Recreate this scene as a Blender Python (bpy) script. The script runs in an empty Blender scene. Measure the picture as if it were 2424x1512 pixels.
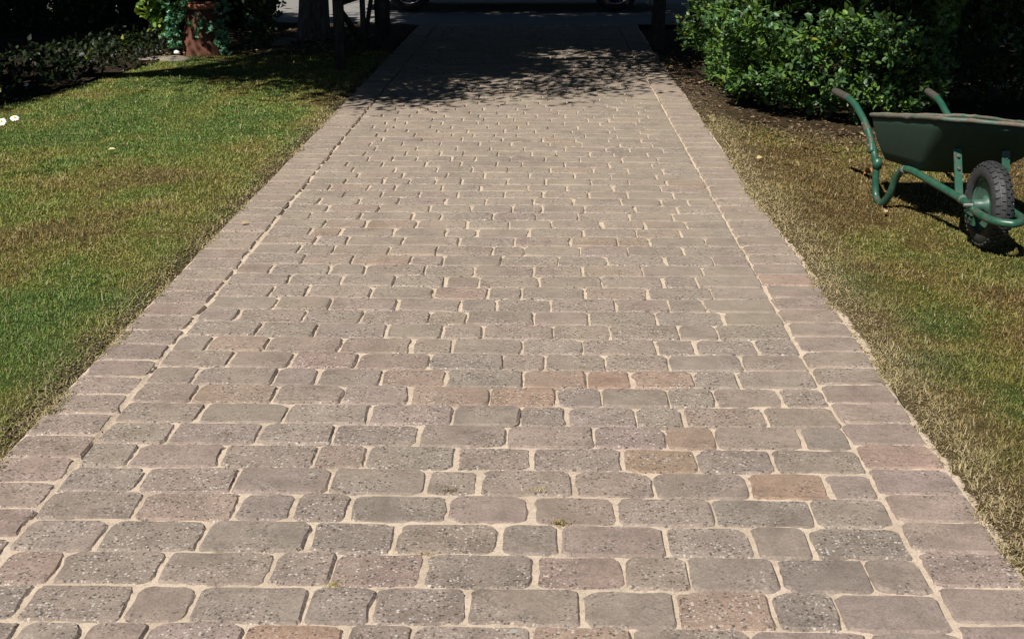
import bpy, math, random
import numpy as np
from mathutils import Vector, Matrix

random.seed(7)
RNG = np.random.default_rng(11)
R = math.radians
scene = bpy.context.scene

# ------------------------------------------------------------------ camera
cam_data = bpy.data.cameras.new('camera')
cam = bpy.data.objects.new('camera', cam_data)
scene.collection.objects.link(cam)
cam.location = (0, 0, 1.56)
cam.rotation_euler = (R(90 - 18.78), 0, R(1.397))
cam_data.sensor_width = 36
cam_data.lens = 36 * 2950 / 2424
cam_data.clip_start = 0.05
cam_data.clip_end = 400
scene.camera = cam

# ------------------------------------------------------------------ light
SUN_EL = R(50)
SUN_TO = Vector((0.50, 0.866))           # horizontal direction the shadows fall
world = bpy.data.worlds.new('World')
scene.world = world
world.use_nodes = True
wn = world.node_tree
bg = wn.nodes['Background']
sky = wn.nodes.new('ShaderNodeTexSky')
sky.sky_type = 'NISHITA'
sky.sun_disc = False
sky.sun_elevation = SUN_EL
sky.sun_rotation = R(210)
sky.air_density = 0.45
sky.dust_density = 0.1
sky.altitude = 200
wn.links.new(sky.outputs['Color'], bg.inputs['Color'])
bg.inputs['Strength'].default_value = 0.05

sun_data = bpy.data.lights.new('sun', 'SUN')
sun_data.energy = 5.0
sun_data.angle = R(0.53)
sun_data.color = (1.0, 0.95, 0.87)
sun = bpy.data.objects.new('sun', sun_data)
scene.collection.objects.link(sun)
ch = math.cos(SUN_EL)
SUN_DIR = Vector((SUN_TO.x * ch, SUN_TO.y * ch, -math.sin(SUN_EL)))
sun.rotation_euler = SUN_DIR.to_track_quat('-Z', 'Y').to_euler()
sun.location = (-6, -10, 14)

scene.view_settings.view_transform = 'Standard'
scene.view_settings.look = 'None'
scene.view_settings.gamma = 1.0
scene.view_settings.use_curve_mapping = False
scene.view_settings.exposure = 0.42

# ------------------------------------------------------------------ helpers
def tag(o, label=None, cat=None, group=None, kind=None):
    if label: o['label'] = label
    if cat: o['category'] = cat
    if group: o['group'] = group
    if kind: o['kind'] = kind
    return o

def link(o, parent=None):
    scene.collection.objects.link(o)
    if parent is not None:
        o.parent = parent
    return o

def empty(name, loc=(0, 0, 0), rz=0.0):
    o = bpy.data.objects.new(name, None)
    o.location = loc
    o.rotation_euler = (0, 0, rz)
    o.empty_display_size = 0.1
    return link(o)

class MB:
    """collects shapes for ONE mesh object"""
    def __init__(self):
        self.v = []; self.f = []; self.c = []
    def add(self, vs, fs, col=None):
        n = len(self.v)
        self.v.extend([tuple(p) for p in vs])
        self.f.extend([tuple(i + n for i in f) for f in fs])
        if col is not None:
            self.c.extend([col] * len(vs))
        return n
    def box(self, lo, hi, M=None):
        x0, y0, z0 = lo; x1, y1, z1 = hi
        vs = [Vector(p) for p in ((x0,y0,z0),(x1,y0,z0),(x1,y1,z0),(x0,y1,z0),(x0,y0,z1),(x1,y0,z1),(x1,y1,z1),(x0,y1,z1))]
        if M: vs = [M @ p for p in vs]
        self.add(vs, [(3,2,1,0),(4,5,6,7),(0,1,5,4),(1,2,6,5),(2,3,7,6),(3,0,4,7)])
    def beam(self, a, b, w, t, up=(0, 0, 1)):
        a, b = Vector(a), Vector(b)
        d = (b - a); L = d.length; d.normalize()
        s = d.cross(Vector(up))
        if s.length < 1e-4: s = d.cross(Vector((1, 0, 0)))
        s.normalize(); u = s.cross(d)
        vs = []
        for q in (a, b):
            for i, j in ((-1,-1),(1,-1),(1,1),(-1,1)):
                vs.append(q + s * (i * w / 2) + u * (j * t / 2))
        self.add(vs, [(0,1,2,3),(7,6,5,4),(0,4,5,1),(1,5,6,2),(2,6,7,3),(3,7,4,0)])
    def tube(self, pts, rad, n=10, sub=4, cap=True):
        pts = [Vector(p) for p in pts]
        if not isinstance(rad, (list, tuple)): rad = [rad] * len(pts)
        P, Q = [], []
        if sub > 1 and len(pts) > 2:
            for i in range(len(pts) - 1):
                p0 = pts[max(i-1, 0)]; p1 = pts[i]; p2 = pts[i+1]; p3 = pts[min(i+2, len(pts)-1)]
                for k in range(sub):
                    t = k / sub
                    P.append(0.5 * ((2*p1) + (p2-p0)*t + (2*p0-5*p1+4*p2-p3)*t*t + (3*p1-p0-3*p2+p3)*t**3))
                    Q.append(rad[i] * (1-t) + rad[i+1] * t)
            P.append(pts[-1]); Q.append(rad[-1])
        else:
            P, Q = pts, list(rad)
        d0 = (P[1] - P[0]).normalized()
        s = d0.orthogonal().normalized()
        rings = []; vs = []
        for i, p in enumerate(P):
            a = P[min(i+1, len(P)-1)] - P[max(i-1, 0)]
            a.normalize()
            s = (s - a * s.dot(a)).normalized()
            u = a.cross(s)
            rings.append(len(vs))
            for k in range(n):
                an = 2 * math.pi * k / n
                vs.append(p + (s * math.cos(an) + u * math.sin(an)) * Q[i])
        fs = []
        for i in range(len(P) - 1):
            for k in range(n):
                k2 = (k + 1) % n
                fs.append((i*n+k, i*n+k2, (i+1)*n+k2, (i+1)*n+k))
        if cap:
            fs.append(tuple(reversed(range(n))))
            fs.append(tuple((len(P)-1)*n + k for k in range(n)))
        self.add(vs, fs)
    def lathe(self, prof, n=32, M=None, closed=False):
        """profile (radius, z) about Z"""
        vs = []
        for k in range(n):
            a = 2 * math.pi * k / n
            for r, z in prof:
                p = Vector((r * math.cos(a), r * math.sin(a), z))
                vs.append(M @ p if M else p)
        m = len(prof); fs = []
        for k in range(n):
            k2 = (k + 1) % n
            for i in range(m - 1):
                fs.append((k*m+i, k2*m+i, k2*m+i+1, k*m+i+1))
            if closed:
                fs.append((k*m+m-1, k2*m+m-1, k2*m, k*m))
        self.add(vs, fs)
    def mesh(self, name, mat, smooth=False):
        me = bpy.data.meshes.new(name)
        me.from_pydata([tuple(p) for p in self.v], [], self.f)
        if mat is not None: me.materials.append(mat)
        if self.c:
            a = me.attributes.new('tint', 'FLOAT_COLOR', 'POINT')
            a.data.foreach_set('color', np.array(self.c, dtype=np.float32).ravel())
        if smooth:
            me.polygons.foreach_set('use_smooth', [True] * len(me.polygons))
        me.update()
        return me
    def build(self, name, mat, parent=None, smooth=False):
        return link(bpy.data.objects.new(name, self.mesh(name, mat, smooth)), parent)

def np_mesh(name, V, F, mat, tint=None, smooth=False):
    """V (n,3); F list of int arrays (m,k)"""
    me = bpy.data.meshes.new(name)
    V = np.ascontiguousarray(V, dtype=np.float32)
    me.vertices.add(len(V))
    me.vertices.foreach_set('co', V.ravel())
    loops = np.concatenate([f.ravel() for f in F]).astype(np.int32)
    sizes = np.concatenate([np.full(len(f), f.shape[1]) for f in F]).astype(np.int32)
    starts = np.concatenate([[0], np.cumsum(sizes)[:-1]]).astype(np.int32)
    me.loops.add(len(loops)); me.loops.foreach_set('vertex_index', loops)
    me.polygons.add(len(sizes)); me.polygons.foreach_set('loop_start', starts)
    if smooth:
        me.polygons.foreach_set('use_smooth', np.ones(len(sizes), dtype=bool))
    me.update(calc_edges=True)
    if tint is not None:
        t = np.ones((len(V), 4), dtype=np.float32); t[:, :3] = tint
        a = me.attributes.new('tint', 'FLOAT_COLOR', 'POINT')
        a.data.foreach_set('color', t.ravel())
    if mat is not None: me.materials.append(mat)
    return me

def vnoise(x, y, seed=0):
    """smooth value noise 0..1"""
    x = np.asarray(x, dtype=np.float64); y = np.asarray(y, dtype=np.float64)
    xi = np.floor(x).astype(np.int64); yi = np.floor(y).astype(np.int64)
    fx = x - xi; fy = y - yi
    fx = fx*fx*(3-2*fx); fy = fy*fy*(3-2*fy)
    def h(i, j):
        n = (i * 374761393 + j * 668265263 + seed * 1442695041) & 0x7fffffff
        n = (n ^ (n >> 13)) * 1274126177 & 0x7fffffff
        n = n ^ (n >> 16)
        return (n & 0xffff) / 65535.0
    a = h(xi, yi); b = h(xi+1, yi); c = h(xi, yi+1); d = h(xi+1, yi+1)
    return (a*(1-fx)+b*fx)*(1-fy) + (c*(1-fx)+d*fx)*fy

def fbm(x, y, seed=0, o=3):
    s = 0; a = 0.5; t = 0
    for k in range(o):
        s = s + a * vnoise(x * 2**k, y * 2**k, seed + k*17); t += a; a *= 0.5
    return s / t

# ------------------------------------------------------------------ materials
class NT:
    def __init__(self, name):
        self.m = bpy.data.materials.new(name); self.m.use_nodes = True
        self.t = self.m.node_tree; self.N = self.t.nodes; self.L = self.t.links
        self.b = self.N['Principled BSDF']; self.out = self.N['Material Output']
    def n(self, typ, ins=None, **kw):
        o = self.N.new(typ)
        for k, v in kw.items(): setattr(o, k, v)
        for k, v in (ins or {}).items():
            if hasattr(v, 'is_linked') or isinstance(v, bpy.types.NodeSocket): self.L.new(v, o.inputs[k])
            else: o.inputs[k].default_value = v
        return o
    def pos(self):
        return self.n('ShaderNodeNewGeometry').outputs['Position']
    def obj(self):
        return self.n('ShaderNodeTexCoord').outputs['Object']
    def noise(self, scale, detail=3, vec=None, rough=0.55, out='Fac'):
        return self.n('ShaderNodeTexNoise', {'Vector': vec or self.pos(), 'Scale': scale, 'Detail': detail, 'Roughness': rough}).outputs[out]
    def ramp(self, fac, stops):
        r = self.n('ShaderNodeValToRGB', {'Fac': fac})
        e = r.color_ramp.elements
        while len(e) < len(stops): e.new(0.5)
        for i, (p, c) in enumerate(stops):
            e[i].position = p; e[i].color = (c[0], c[1], c[2], 1) if hasattr(c, '__len__') else (c, c, c, 1)
        return r.outputs['Color']
    def mix(self, fac, a, b, mode='MIX'):
        o = self.n('ShaderNodeMix', data_type='RGBA', blend_type=mode)
        for s, v in (('Factor', fac), ('A', a), ('B', b)):
            idx = {'Factor': 0, 'A': 6, 'B': 7}[s]
            if isinstance(v, bpy.types.NodeSocket): self.L.new(v, o.inputs[idx])
            elif idx == 0: o.inputs[0].default_value = v
            else: o.inputs[idx].default_value = (v[0], v[1], v[2], 1)
        return o.outputs[2]
    def math(self, op, a, b=0.0):
        o = self.n('ShaderNodeMath', operation=op)
        for i, v in enumerate((a, b)):
            if isinstance(v, bpy.types.NodeSocket): self.L.new(v, o.inputs[i])
            else: o.inputs[i].default_value = v
        return o.outputs[0]
    def bump(self, h, strength, dist):
        self.L.new(self.n('ShaderNodeBump', {'Height': h, 'Strength': strength, 'Distance': dist}).outputs['Normal'], self.b.inputs['Normal'])
    def set(self, **kw):
        for k, v in kw.items():
            k = k.replace('_', ' ')
            if isinstance(v, bpy.types.NodeSocket): self.L.new(v, self.b.inputs[k])
            elif k == 'Base Color': self.b.inputs[k].default_value = (v[0], v[1], v[2], 1)
            else: self.b.inputs[k].default_value = v
        return self.m

def attr(nt, name='tint'):
    return nt.n('ShaderNodeAttribute', attribute_name=name).outputs['Color']

def mat_sett():
    t = NT('sett_concrete')
    p = t.pos()
    base = attr(t)
    alpha = t.math('MULTIPLY', t.math('SUBTRACT', t.n('ShaderNodeAttribute', attribute_name='tint').outputs['Alpha'], 0.5), 0.34)
    wear = t.ramp(t.noise(1.1, 4, p, 0.6), [(0.3, 0.86), (0.5, 1.0), (0.7, 1.08)])
    base = t.mix(1.0, base, wear, 'MULTIPLY')
    cloud = t.noise(9, 4, p, 0.6)
    base = t.mix(1.0, base, t.ramp(cloud, [(0.3, 0.68), (0.5, 0.95), (0.72, 1.18)]), 'MULTIPLY')
    fine = t.noise(150, 4, p, 0.8)
    base = t.mix(1.0, base, t.ramp(fine, [(0.28, 0.5), (0.5, 1.0), (0.72, 1.45)]), 'MULTIPLY')
    base = t.mix(1.0, base, t.ramp(t.noise(34, 3, p, 0.6), [(0.3, 0.82), (0.7, 1.15)]), 'MULTIPLY')
    # sandy haze of leftover jointing sand
    sandm = t.ramp(t.noise(3.1, 5, p, 0.65), [(0.34, 0.25), (0.70, 0.85)])
    sy = t.n('ShaderNodeSeparateXYZ', {0: p}).outputs[1]
    film = t.n('ShaderNodeMapRange', {'Value': sy, 'From Min': 2.8, 'From Max': 6.5, 'To Min': 0.35, 'To Max': 1.0}).outputs[0]
    sandm = t.math('MULTIPLY', sandm, film)
    base = t.mix(sandm, base, (0.335, 0.280, 0.214))
    # moss / soot stains
    st = t.ramp(t.noise(17, 5, p, 0.7), [(0.56, 0.0), (0.74, 0.5)])
    base = t.mix(st, base, (0.085, 0.078, 0.066))
    # aggregate: pale and dark grains; the voronoi cell colour picks which grains stand out
    def grains(scale, thr, lo, hi, keep):
        warp = t.n('ShaderNodeVectorMath', {0: p, 1: t.n('ShaderNodeVectorMath', {0: t.noise(300, 1, p, 0.5, 'Color'), 'Scale': 0.004}, operation='SCALE').outputs[0]}, operation='ADD').outputs[0]
        v = t.n('ShaderNodeTexVoronoi', {'Vector': warp, 'Scale': scale}, feature='F1')
        r = t.n('ShaderNodeSeparateColor', {'Color': v.outputs['Color']})
        pick = t.math('GREATER_THAN', r.outputs[0], keep)
        size = t.math('MULTIPLY', r.outputs[1], thr)
        d = t.math('LESS_THAN', v.outputs['Distance'], size)
        dense = t.ramp(t.math('ADD', t.noise(6.5, 2, p), alpha), [(lo, 0.0), (hi, 1.0)])
        return t.math('MULTIPLY', t.math('MULTIPLY', pick, d), dense)
    dk = grains(140, 0.66, 0.33, 0.53, 0.67)
    base = t.mix(t.math('MULTIPLY', dk, 0.85), base, (0.062, 0.053, 0.047))
    g1 = grains(125, 0.5, 0.40, 0.62, 0.71)
    base = t.mix(t.math('MULTIPLY', g1, 0.85), base, (0.52, 0.47, 0.42))
    g2 = grains(210, 0.62, 0.34, 0.58, 0.64)
    base = t.mix(t.math('MULTIPLY', g2, 0.6), base, (0.43, 0.38, 0.34))
    # lichen
    li = t.ramp(t.noise(13, 3, p, 0.5), [(0.73, 0.0), (0.77, 0.55)])
    base = t.mix(li, base, (0.36, 0.38, 0.34))
    h = t.math('SUBTRACT', t.math('ADD', t.math('MULTIPLY', fine, 0.6), t.math('MULTIPLY', t.noise(45, 3, p), 0.8)), t.math('MULTIPLY', dk, 0.6))
    t.bump(h, 0.55, 0.004)
    return t.set(Base_Color=base, Roughness=0.88, Specular_IOR_Level=0.25)

def mat_sand():
    t = NT('jointing_sand')
    p = t.pos()
    c = t.ramp(t.noise(500, 2, p, 0.8), [(0.25, (0.46, 0.37, 0.28)), (0.5, (0.61, 0.50, 0.39)), (0.8, (0.72, 0.61, 0.50))])
    c = t.mix(t.ramp(t.noise(5, 4, p, 0.6), [(0.45, 0.0), (0.75, 0.55)]), c, (0.30, 0.235, 0.17))
    grit = t.n('ShaderNodeTexVoronoi', {'Vector': p, 'Scale': 260.0})
    gp_ = t.math('GREATER_THAN', t.n('ShaderNodeSeparateColor', {'Color': grit.outputs['Color']}).outputs[0], 0.86)
    c = t.mix(t.math('MULTIPLY', gp_, 0.4), c, (0.26, 0.20, 0.15))
    dirt = t.ramp(t.noise(14, 5, p, 0.7), [(0.60, 0.0), (0.74, 0.6)])
    c = t.mix(dirt, c, (0.13, 0.10, 0.07))
    t.bump(t.noise(420, 3, p, 0.7), 0.8, 0.004)
    return t.set(Base_Color=c, Roughness=0.95, Specular_IOR_Level=0.1)

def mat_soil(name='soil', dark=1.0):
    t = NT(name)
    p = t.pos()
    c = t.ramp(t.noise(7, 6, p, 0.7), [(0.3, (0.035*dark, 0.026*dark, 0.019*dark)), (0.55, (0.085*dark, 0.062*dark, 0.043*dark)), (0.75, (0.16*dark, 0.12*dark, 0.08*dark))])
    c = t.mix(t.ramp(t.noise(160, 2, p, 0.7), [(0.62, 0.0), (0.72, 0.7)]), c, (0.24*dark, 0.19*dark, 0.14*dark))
    t.bump(t.noise(60, 6, p, 0.75), 1.0, 0.02)
    return t.set(Base_Color=c, Roughness=0.97, Specular_IOR_Level=0.1)

def mat_thatch():
    t = NT('lawn_thatch')
    p = t.pos()
    c = attr(t)
    c = t.mix(1.0, c, t.ramp(t.noise(140, 4, p, 0.8), [(0.3, 0.35), (0.5, 0.9), (0.75, 1.5)]), 'MULTIPLY')
    t.bump(t.noise(120, 4, p, 0.8), 1.0, 0.02)
    return t.set(Base_Color=c, Roughness=0.97, Specular_IOR_Level=0.05)

def mat_leaf(name, rough=0.45, transl=0.25, spec=0.4):
    t = NT(name)
    c = attr(t)
    c = t.mix(1.0, c, t.ramp(t.noise(60, 2, t.pos()), [(0.3, 0.8), (0.7, 1.2)]), 'MULTIPLY')
    t.set(Base_Color=c, Roughness=rough, Specular_IOR_Level=spec)
    tr = t.n('ShaderNodeBsdfTranslucent', {'Color': t.mix(1.0, c, (1.3, 1.5, 0.5), 'MULTIPLY')})
    mx = t.n('ShaderNodeMixShader', {0: transl, 1: t.b.outputs[0], 2: tr.outputs[0]})
    t.L.new(mx.outputs[0], t.out.inputs['Surface'])
    return t.m

def mat_bark(name='bark', c0=(0.05, 0.042, 0.034), c1=(0.17, 0.15, 0.125)):
    t = NT(name)
    p = t.pos()
    mp = t.n('ShaderNodeMapping', {'Vector': p, 'Scale': (1, 1, 0.22)}).outputs[0]
    n = t.noise(26, 6, mp, 0.7)
    c = t.ramp(n, [(0.35, c0), (0.65, c1)])
    c = t.mix(t.ramp(t.noise(5, 3, p), [(0.5, 0), (0.7, 0.5)]), c, (0.09, 0.105, 0.07))
    t.bump(n, 1.0, 0.02)
    return t.set(Base_Color=c, Roughness=0.9, Specular_IOR_Level=0.15)

def mat_paint(name, col, wear, amount=0.55, rough=0.42, dust=0.2):
    t = NT(name)
    p = t.obj()
    n1 = t.noise(14, 6, p, 0.75)
    m = t.ramp(n1, [(amount, 0.0), (amount + 0.05, 1.0)])
    c = t.mix(t.ramp(t.noise(35, 4, p, 0.6), [(0.3, 0.0), (0.8, dust)]), col, (0.20, 0.19, 0.15))
    rust = t.ramp(t.noise(60, 4, p, 0.7), [(0.3, wear), (0.7, (wear[0]*1.7, wear[1]*1.6, wear[2]*1.7))])
    c = t.mix(m, c, rust)
    t.bump(t.math('ADD', t.math('MULTIPLY', m, -0.4), t.math('MULTIPLY', t.noise(90, 3, p), 0.25)), 0.4, 0.003)
    rg = t.math('ADD', t.math('MULTIPLY', m, 0.9 - rough), rough)
    return t.set(Base_Color=c, Roughness=rg, Specular_IOR_Level=0.5)

def mat_simple(name, col, rough=0.6, metal=0.0, spec=0.4, var=0.25, scale=25, bump=0.0):
    t = NT(name)
    p = t.obj()
    n = t.noise(scale, 5, p, 0.65)
    c = t.mix(1.0, col, t.ramp(n, [(0.25, 1 - var), (0.75, 1 + var)]), 'MULTIPLY')
    if bump: t.bump(n, bump, 0.01)
    return t.set(Base_Color=c, Roughness=rough, Metallic=metal, Specular_IOR_Level=spec)

M = {}
M['sett'] = mat_sett()
M['sand'] = mat_sand()
M['soil'] = mat_soil()
M['bed'] = mat_soil('bed_soil', 0.55)  # soil colour darkened so the ground under the hedge looks shaded
M['thatch'] = mat_thatch()
M['grass'] = mat_leaf('grass_blade', 0.75, 0.2, 0.2)
M['leaf'] = mat_leaf('shrub_leaf', 0.42, 0.22, 0.45)
M['tree_leaf'] = mat_leaf('tree_leaf', 0.5, 0.12, 0.3)
M['bark'] = mat_bark()
M['twig'] = mat_bark('twig_bark', (0.018, 0.015, 0.012), (0.05, 0.04, 0.03))
M['gate_wood'] = mat_bark('gate_timber', (0.025, 0.021, 0.018), (0.06, 0.05, 0.042))
M['asphalt'] = mat_simple('old_asphalt', (0.22, 0.215, 0.205), 0.9, var=0.35, scale=60, bump=0.5)
M['barrow_green'] = mat_paint('green_tube_paint', (0.008, 0.075, 0.045), (0.075, 0.045, 0.038), 0.565, 0.38, 0.22)
M['barrow_worn'] = mat_paint('worn_handle_paint', (0.010, 0.075, 0.045), (0.07, 0.055, 0.038), 0.56, 0.45, 0.1)
M['tray_green'] = mat_paint('tray_paint', (0.006, 0.030, 0.018), (0.05, 0.042, 0.03), 0.66, 0.72, 0.05)
M['rim_worn'] = mat_paint('tray_rim_paint', (0.05, 0.10, 0.075), (0.10, 0.085, 0.062), 0.46, 0.6, 0.5)
M['hub'] = mat_paint('pale_green_hub', (0.035, 0.095, 0.068), (0.10, 0.075, 0.06), 0.62, 0.45, 0.15)
M['tyre'] = mat_paint('tyre_rubber', (0.020, 0.022, 0.026), (0.05, 0.043, 0.036), 0.62, 0.6, 0.14)
M['car_tyre'] = mat_simple('car_tyre_rubber', (0.022, 0.022, 0.023), 0.75, var=0.3)
M['terracotta'] = mat_simple('terracotta', (0.33, 0.12, 0.065), 0.85, var=0.35, scale=12, bump=0.3)
M['shaded_terracotta'] = mat_simple('terracotta_painted_shade', (0.115, 0.045, 0.027), 0.9, var=0.4, scale=10, bump=0.3)  # same clay as the rim, darkened to imitate the shade on the body
M['stone'] = mat_simple('pale_stone', (0.20, 0.17, 0.135), 0.9, var=0.3, scale=20, bump=0.6)
M['petal'] = mat_simple('white_petal', (0.80, 0.80, 0.78), 0.6, var=0.05)
M['daisy_eye'] = mat_simple('yellow_eye', (0.70, 0.45, 0.03), 0.7, var=0.2, scale=200)
M['car'] = mat_simple('dark_car_paint', (0.012, 0.014, 0.02), 0.22, spec=0.6, var=0.05)
M['glass'] = mat_simple('car_glass', (0.01, 0.012, 0.013), 0.05, spec=0.8, var=0.0)
M['plastic'] = mat_simple('black_plastic', (0.02, 0.02, 0.021), 0.6, var=0.2)
M['alloy'] = mat_simple('alloy_rim', (0.42, 0.43, 0.45), 0.3, 1.0, var=0.1)
M['grip'] = mat_simple('worn_grip', (0.055, 0.050, 0.042), 0.8, var=0.4, scale=40, bump=0.3)
M['lamp'] = mat_simple('lamp_lens', (0.55, 0.56, 0.58), 0.1, spec=0.8, var=0.05)
M['dry_leaf'] = mat_leaf('dry_leaf', 0.7, 0.15, 0.2)
M['blade_metal'] = mat_simple('galvanised_latch', (0.45, 0.45, 0.44), 0.45, 0.8, var=0.2)

# ------------------------------------------------------------------ ground, road
def grid_sheet(name, x0, x1, y0, y1, nx, ny, zf, mat, tintf=None, clip=None):
    xs = np.linspace(x0, x1, nx + 1); ys = np.linspace(y0, y1, ny + 1)
    X, Y = np.meshgrid(xs, ys)
    Z = zf(X, Y)
    V = np.stack([X.ravel(), Y.ravel(), Z.ravel()], 1)
    i = np.arange(nx * ny); r = i // nx; c = i % nx
    a = r * (nx + 1) + c
    F = np.stack([a, a + 1, a + nx + 2, a + nx + 1], 1)
    if clip is not None:
        F = F[clip(X.ravel(), Y.ravel())[F].all(axis=1)]
    tint = tintf(V[:, 0], V[:, 1]) if tintf else None
    return np_mesh(name, V, [F], mat, tint, True)

gm = grid_sheet('ground', -70, 70, -30, 110, 70, 70, lambda x, y: 0*x - 0.06, M['soil'])
tag(link(bpy.data.objects.new('ground', gm)), 'bare brown earth under the lawns and hedges', kind='structure')
rm = grid_sheet('road', -40, 40, 16.35, 23.5, 80, 14, lambda x, y: 0.006*np.sin(x*0.7) - 0.012, M['asphalt'])
tag(link(bpy.data.objects.new('road', rm)), 'grey asphalt road across the far end of the drive', kind='structure')
vm = grid_sheet('verge', -40, 40, 23.5, 40, 60, 14, lambda x, y: 0.03 + 0.05*fbm(x, y, 5), M['soil'])
tag(link(bpy.data.objects.new('verge', vm)), 'dark verge on the far side of the road', kind='structure')

# ------------------------------------------------------------------ driveway
ROWS = [
    [2.357, -1.019, -0.875, -0.658, -0.431, -0.28, -0.014, 0.212, 0.472, 0.73, 0.941],
    [2.52, -1.201, -0.95, -0.801, -0.538, -0.385, -0.166, 0.101, 0.322, 0.544, 0.691, 0.944],
    [2.675, -1.181, -0.925, -0.652, -0.502, -0.28, -0.009, 0.212, 0.364, 0.585, 0.803, 0.946],
    [2.836, -1.338, -1.124, -0.861, -0.589, -0.37, -0.101, 0.054, 0.322, 0.546, 0.691, 0.943],
    [3.001, -1.33, -1.083, -0.816, -0.662, -0.511, -0.244, -0.018, 0.204, 0.467, 0.73, 0.941],
    [3.157, -1.338, -1.127, -0.86, -0.587, -0.32, -0.169, 0.097, 0.319, 0.587, 0.802, 0.949],
    [3.315, -1.35, -1.2, -0.935, -0.66, -0.508, -0.245, -0.022, 0.24, 0.461, 0.682, 0.943],
    [3.482, -1.357, -1.128, -0.86, -0.632, -0.366, -0.099, 0.165, 0.384, 0.535, 0.797, 0.947],
    [3.634, -1.357, -1.081, -0.81, -0.541, -0.276, -0.061, 0.088, 0.306, 0.458, 0.714, 0.94],
    [3.825, -1.331, -1.144, -0.876, -0.65, -0.429, -0.166, 0.055, 0.203, 0.422, 0.573, 0.793, 0.933],
    [3.967, -1.34, -1.183, -0.914, -0.763, -0.542, -0.322, -0.059, 0.16, 0.309, 0.524, 0.675, 0.936],
    [4.139, -1.343, -1.104, -0.881, -0.65, -0.392, -0.13, 0.017, 0.237, 0.455, 0.714, 0.937],
    [4.295, -1.357, -1.223, -1.004, -0.733, -0.471, -0.322, -0.063, 0.156, 0.423, 0.567, 0.789, 0.937],
    [4.458, -1.342, -1.074, -0.854, -0.583, -0.367, -0.218, 0.048, 0.263, 0.523, 0.669, 0.931],
    [4.625, -1.344, -1.192, -0.927, -0.7, -0.436, -0.288, -0.029, 0.191, 0.451, 0.716, 0.931],
    [4.785, -1.339, -1.072, -0.853, -0.585, -0.323, -0.178, 0.043, 0.301, 0.517, 0.663, 0.926],
    [4.951, -1.347, -1.123, -0.975, -0.707, -0.443, -0.222, -0.078, 0.184, 0.446, 0.708, 0.925],
    [5.124, -1.349, -1.082, -0.855, -0.627, -0.411, -0.264, -0.005, 0.261, 0.523, 0.667, 0.927],
    [5.281, -1.35, -1.195, -0.929, -0.777, -0.511, -0.292, -0.033, 0.186, 0.448, 0.709, 0.924],
    [5.445, -1.345, -1.078, -0.859, -0.588, -0.441, -0.18, 0.08, 0.299, 0.561, 0.779, 0.922],
    [5.599, -1.347, -1.128, -0.971, -0.709, -0.484, -0.225, -0.078, 0.183, 0.404, 0.661, 0.93],
]
PITCH = 0.1617
XL, XR = -1.346, 0.938                     # inner lines of the two edgings
EDGE = 0.235
TINTS = [(0.212, 0.172, 0.148), (0.198, 0.165, 0.145), (0.225, 0.178, 0.150), (0.190, 0.162, 0.145), (0.215, 0.166, 0.150), (0.205, 0.176, 0.148)]
GREY = [(0.180, 0.159, 0.138), (0.170, 0.152, 0.135), (0.188, 0.162, 0.140)]
ORANGE = (0.275, 0.168, 0.112)
PINK = (0.262, 0.165, 0.135)
SPECIAL = {(0, 2): ORANGE, (1, 7): (0.255, 0.178, 0.13), (2, -1): (0.235, 0.165, 0.14), (5, 8): ORANGE, (6, 7): (0.27, 0.175, 0.11), (9, 4): (0.235, 0.165, 0.128),
           (9, 5): ORANGE, (10, 4): PINK, (10, 6): (0.25, 0.17, 0.12), (10, 7): ORANGE, (10, 8): (0.26, 0.165, 0.12), (11, 2): (0.235, 0.165, 0.14),
           (16, 4): PINK, (4, 10): GREY[0], (14, 4): (0.23, 0.18, 0.135), (18, 7): (0.22, 0.175, 0.12)}

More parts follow.
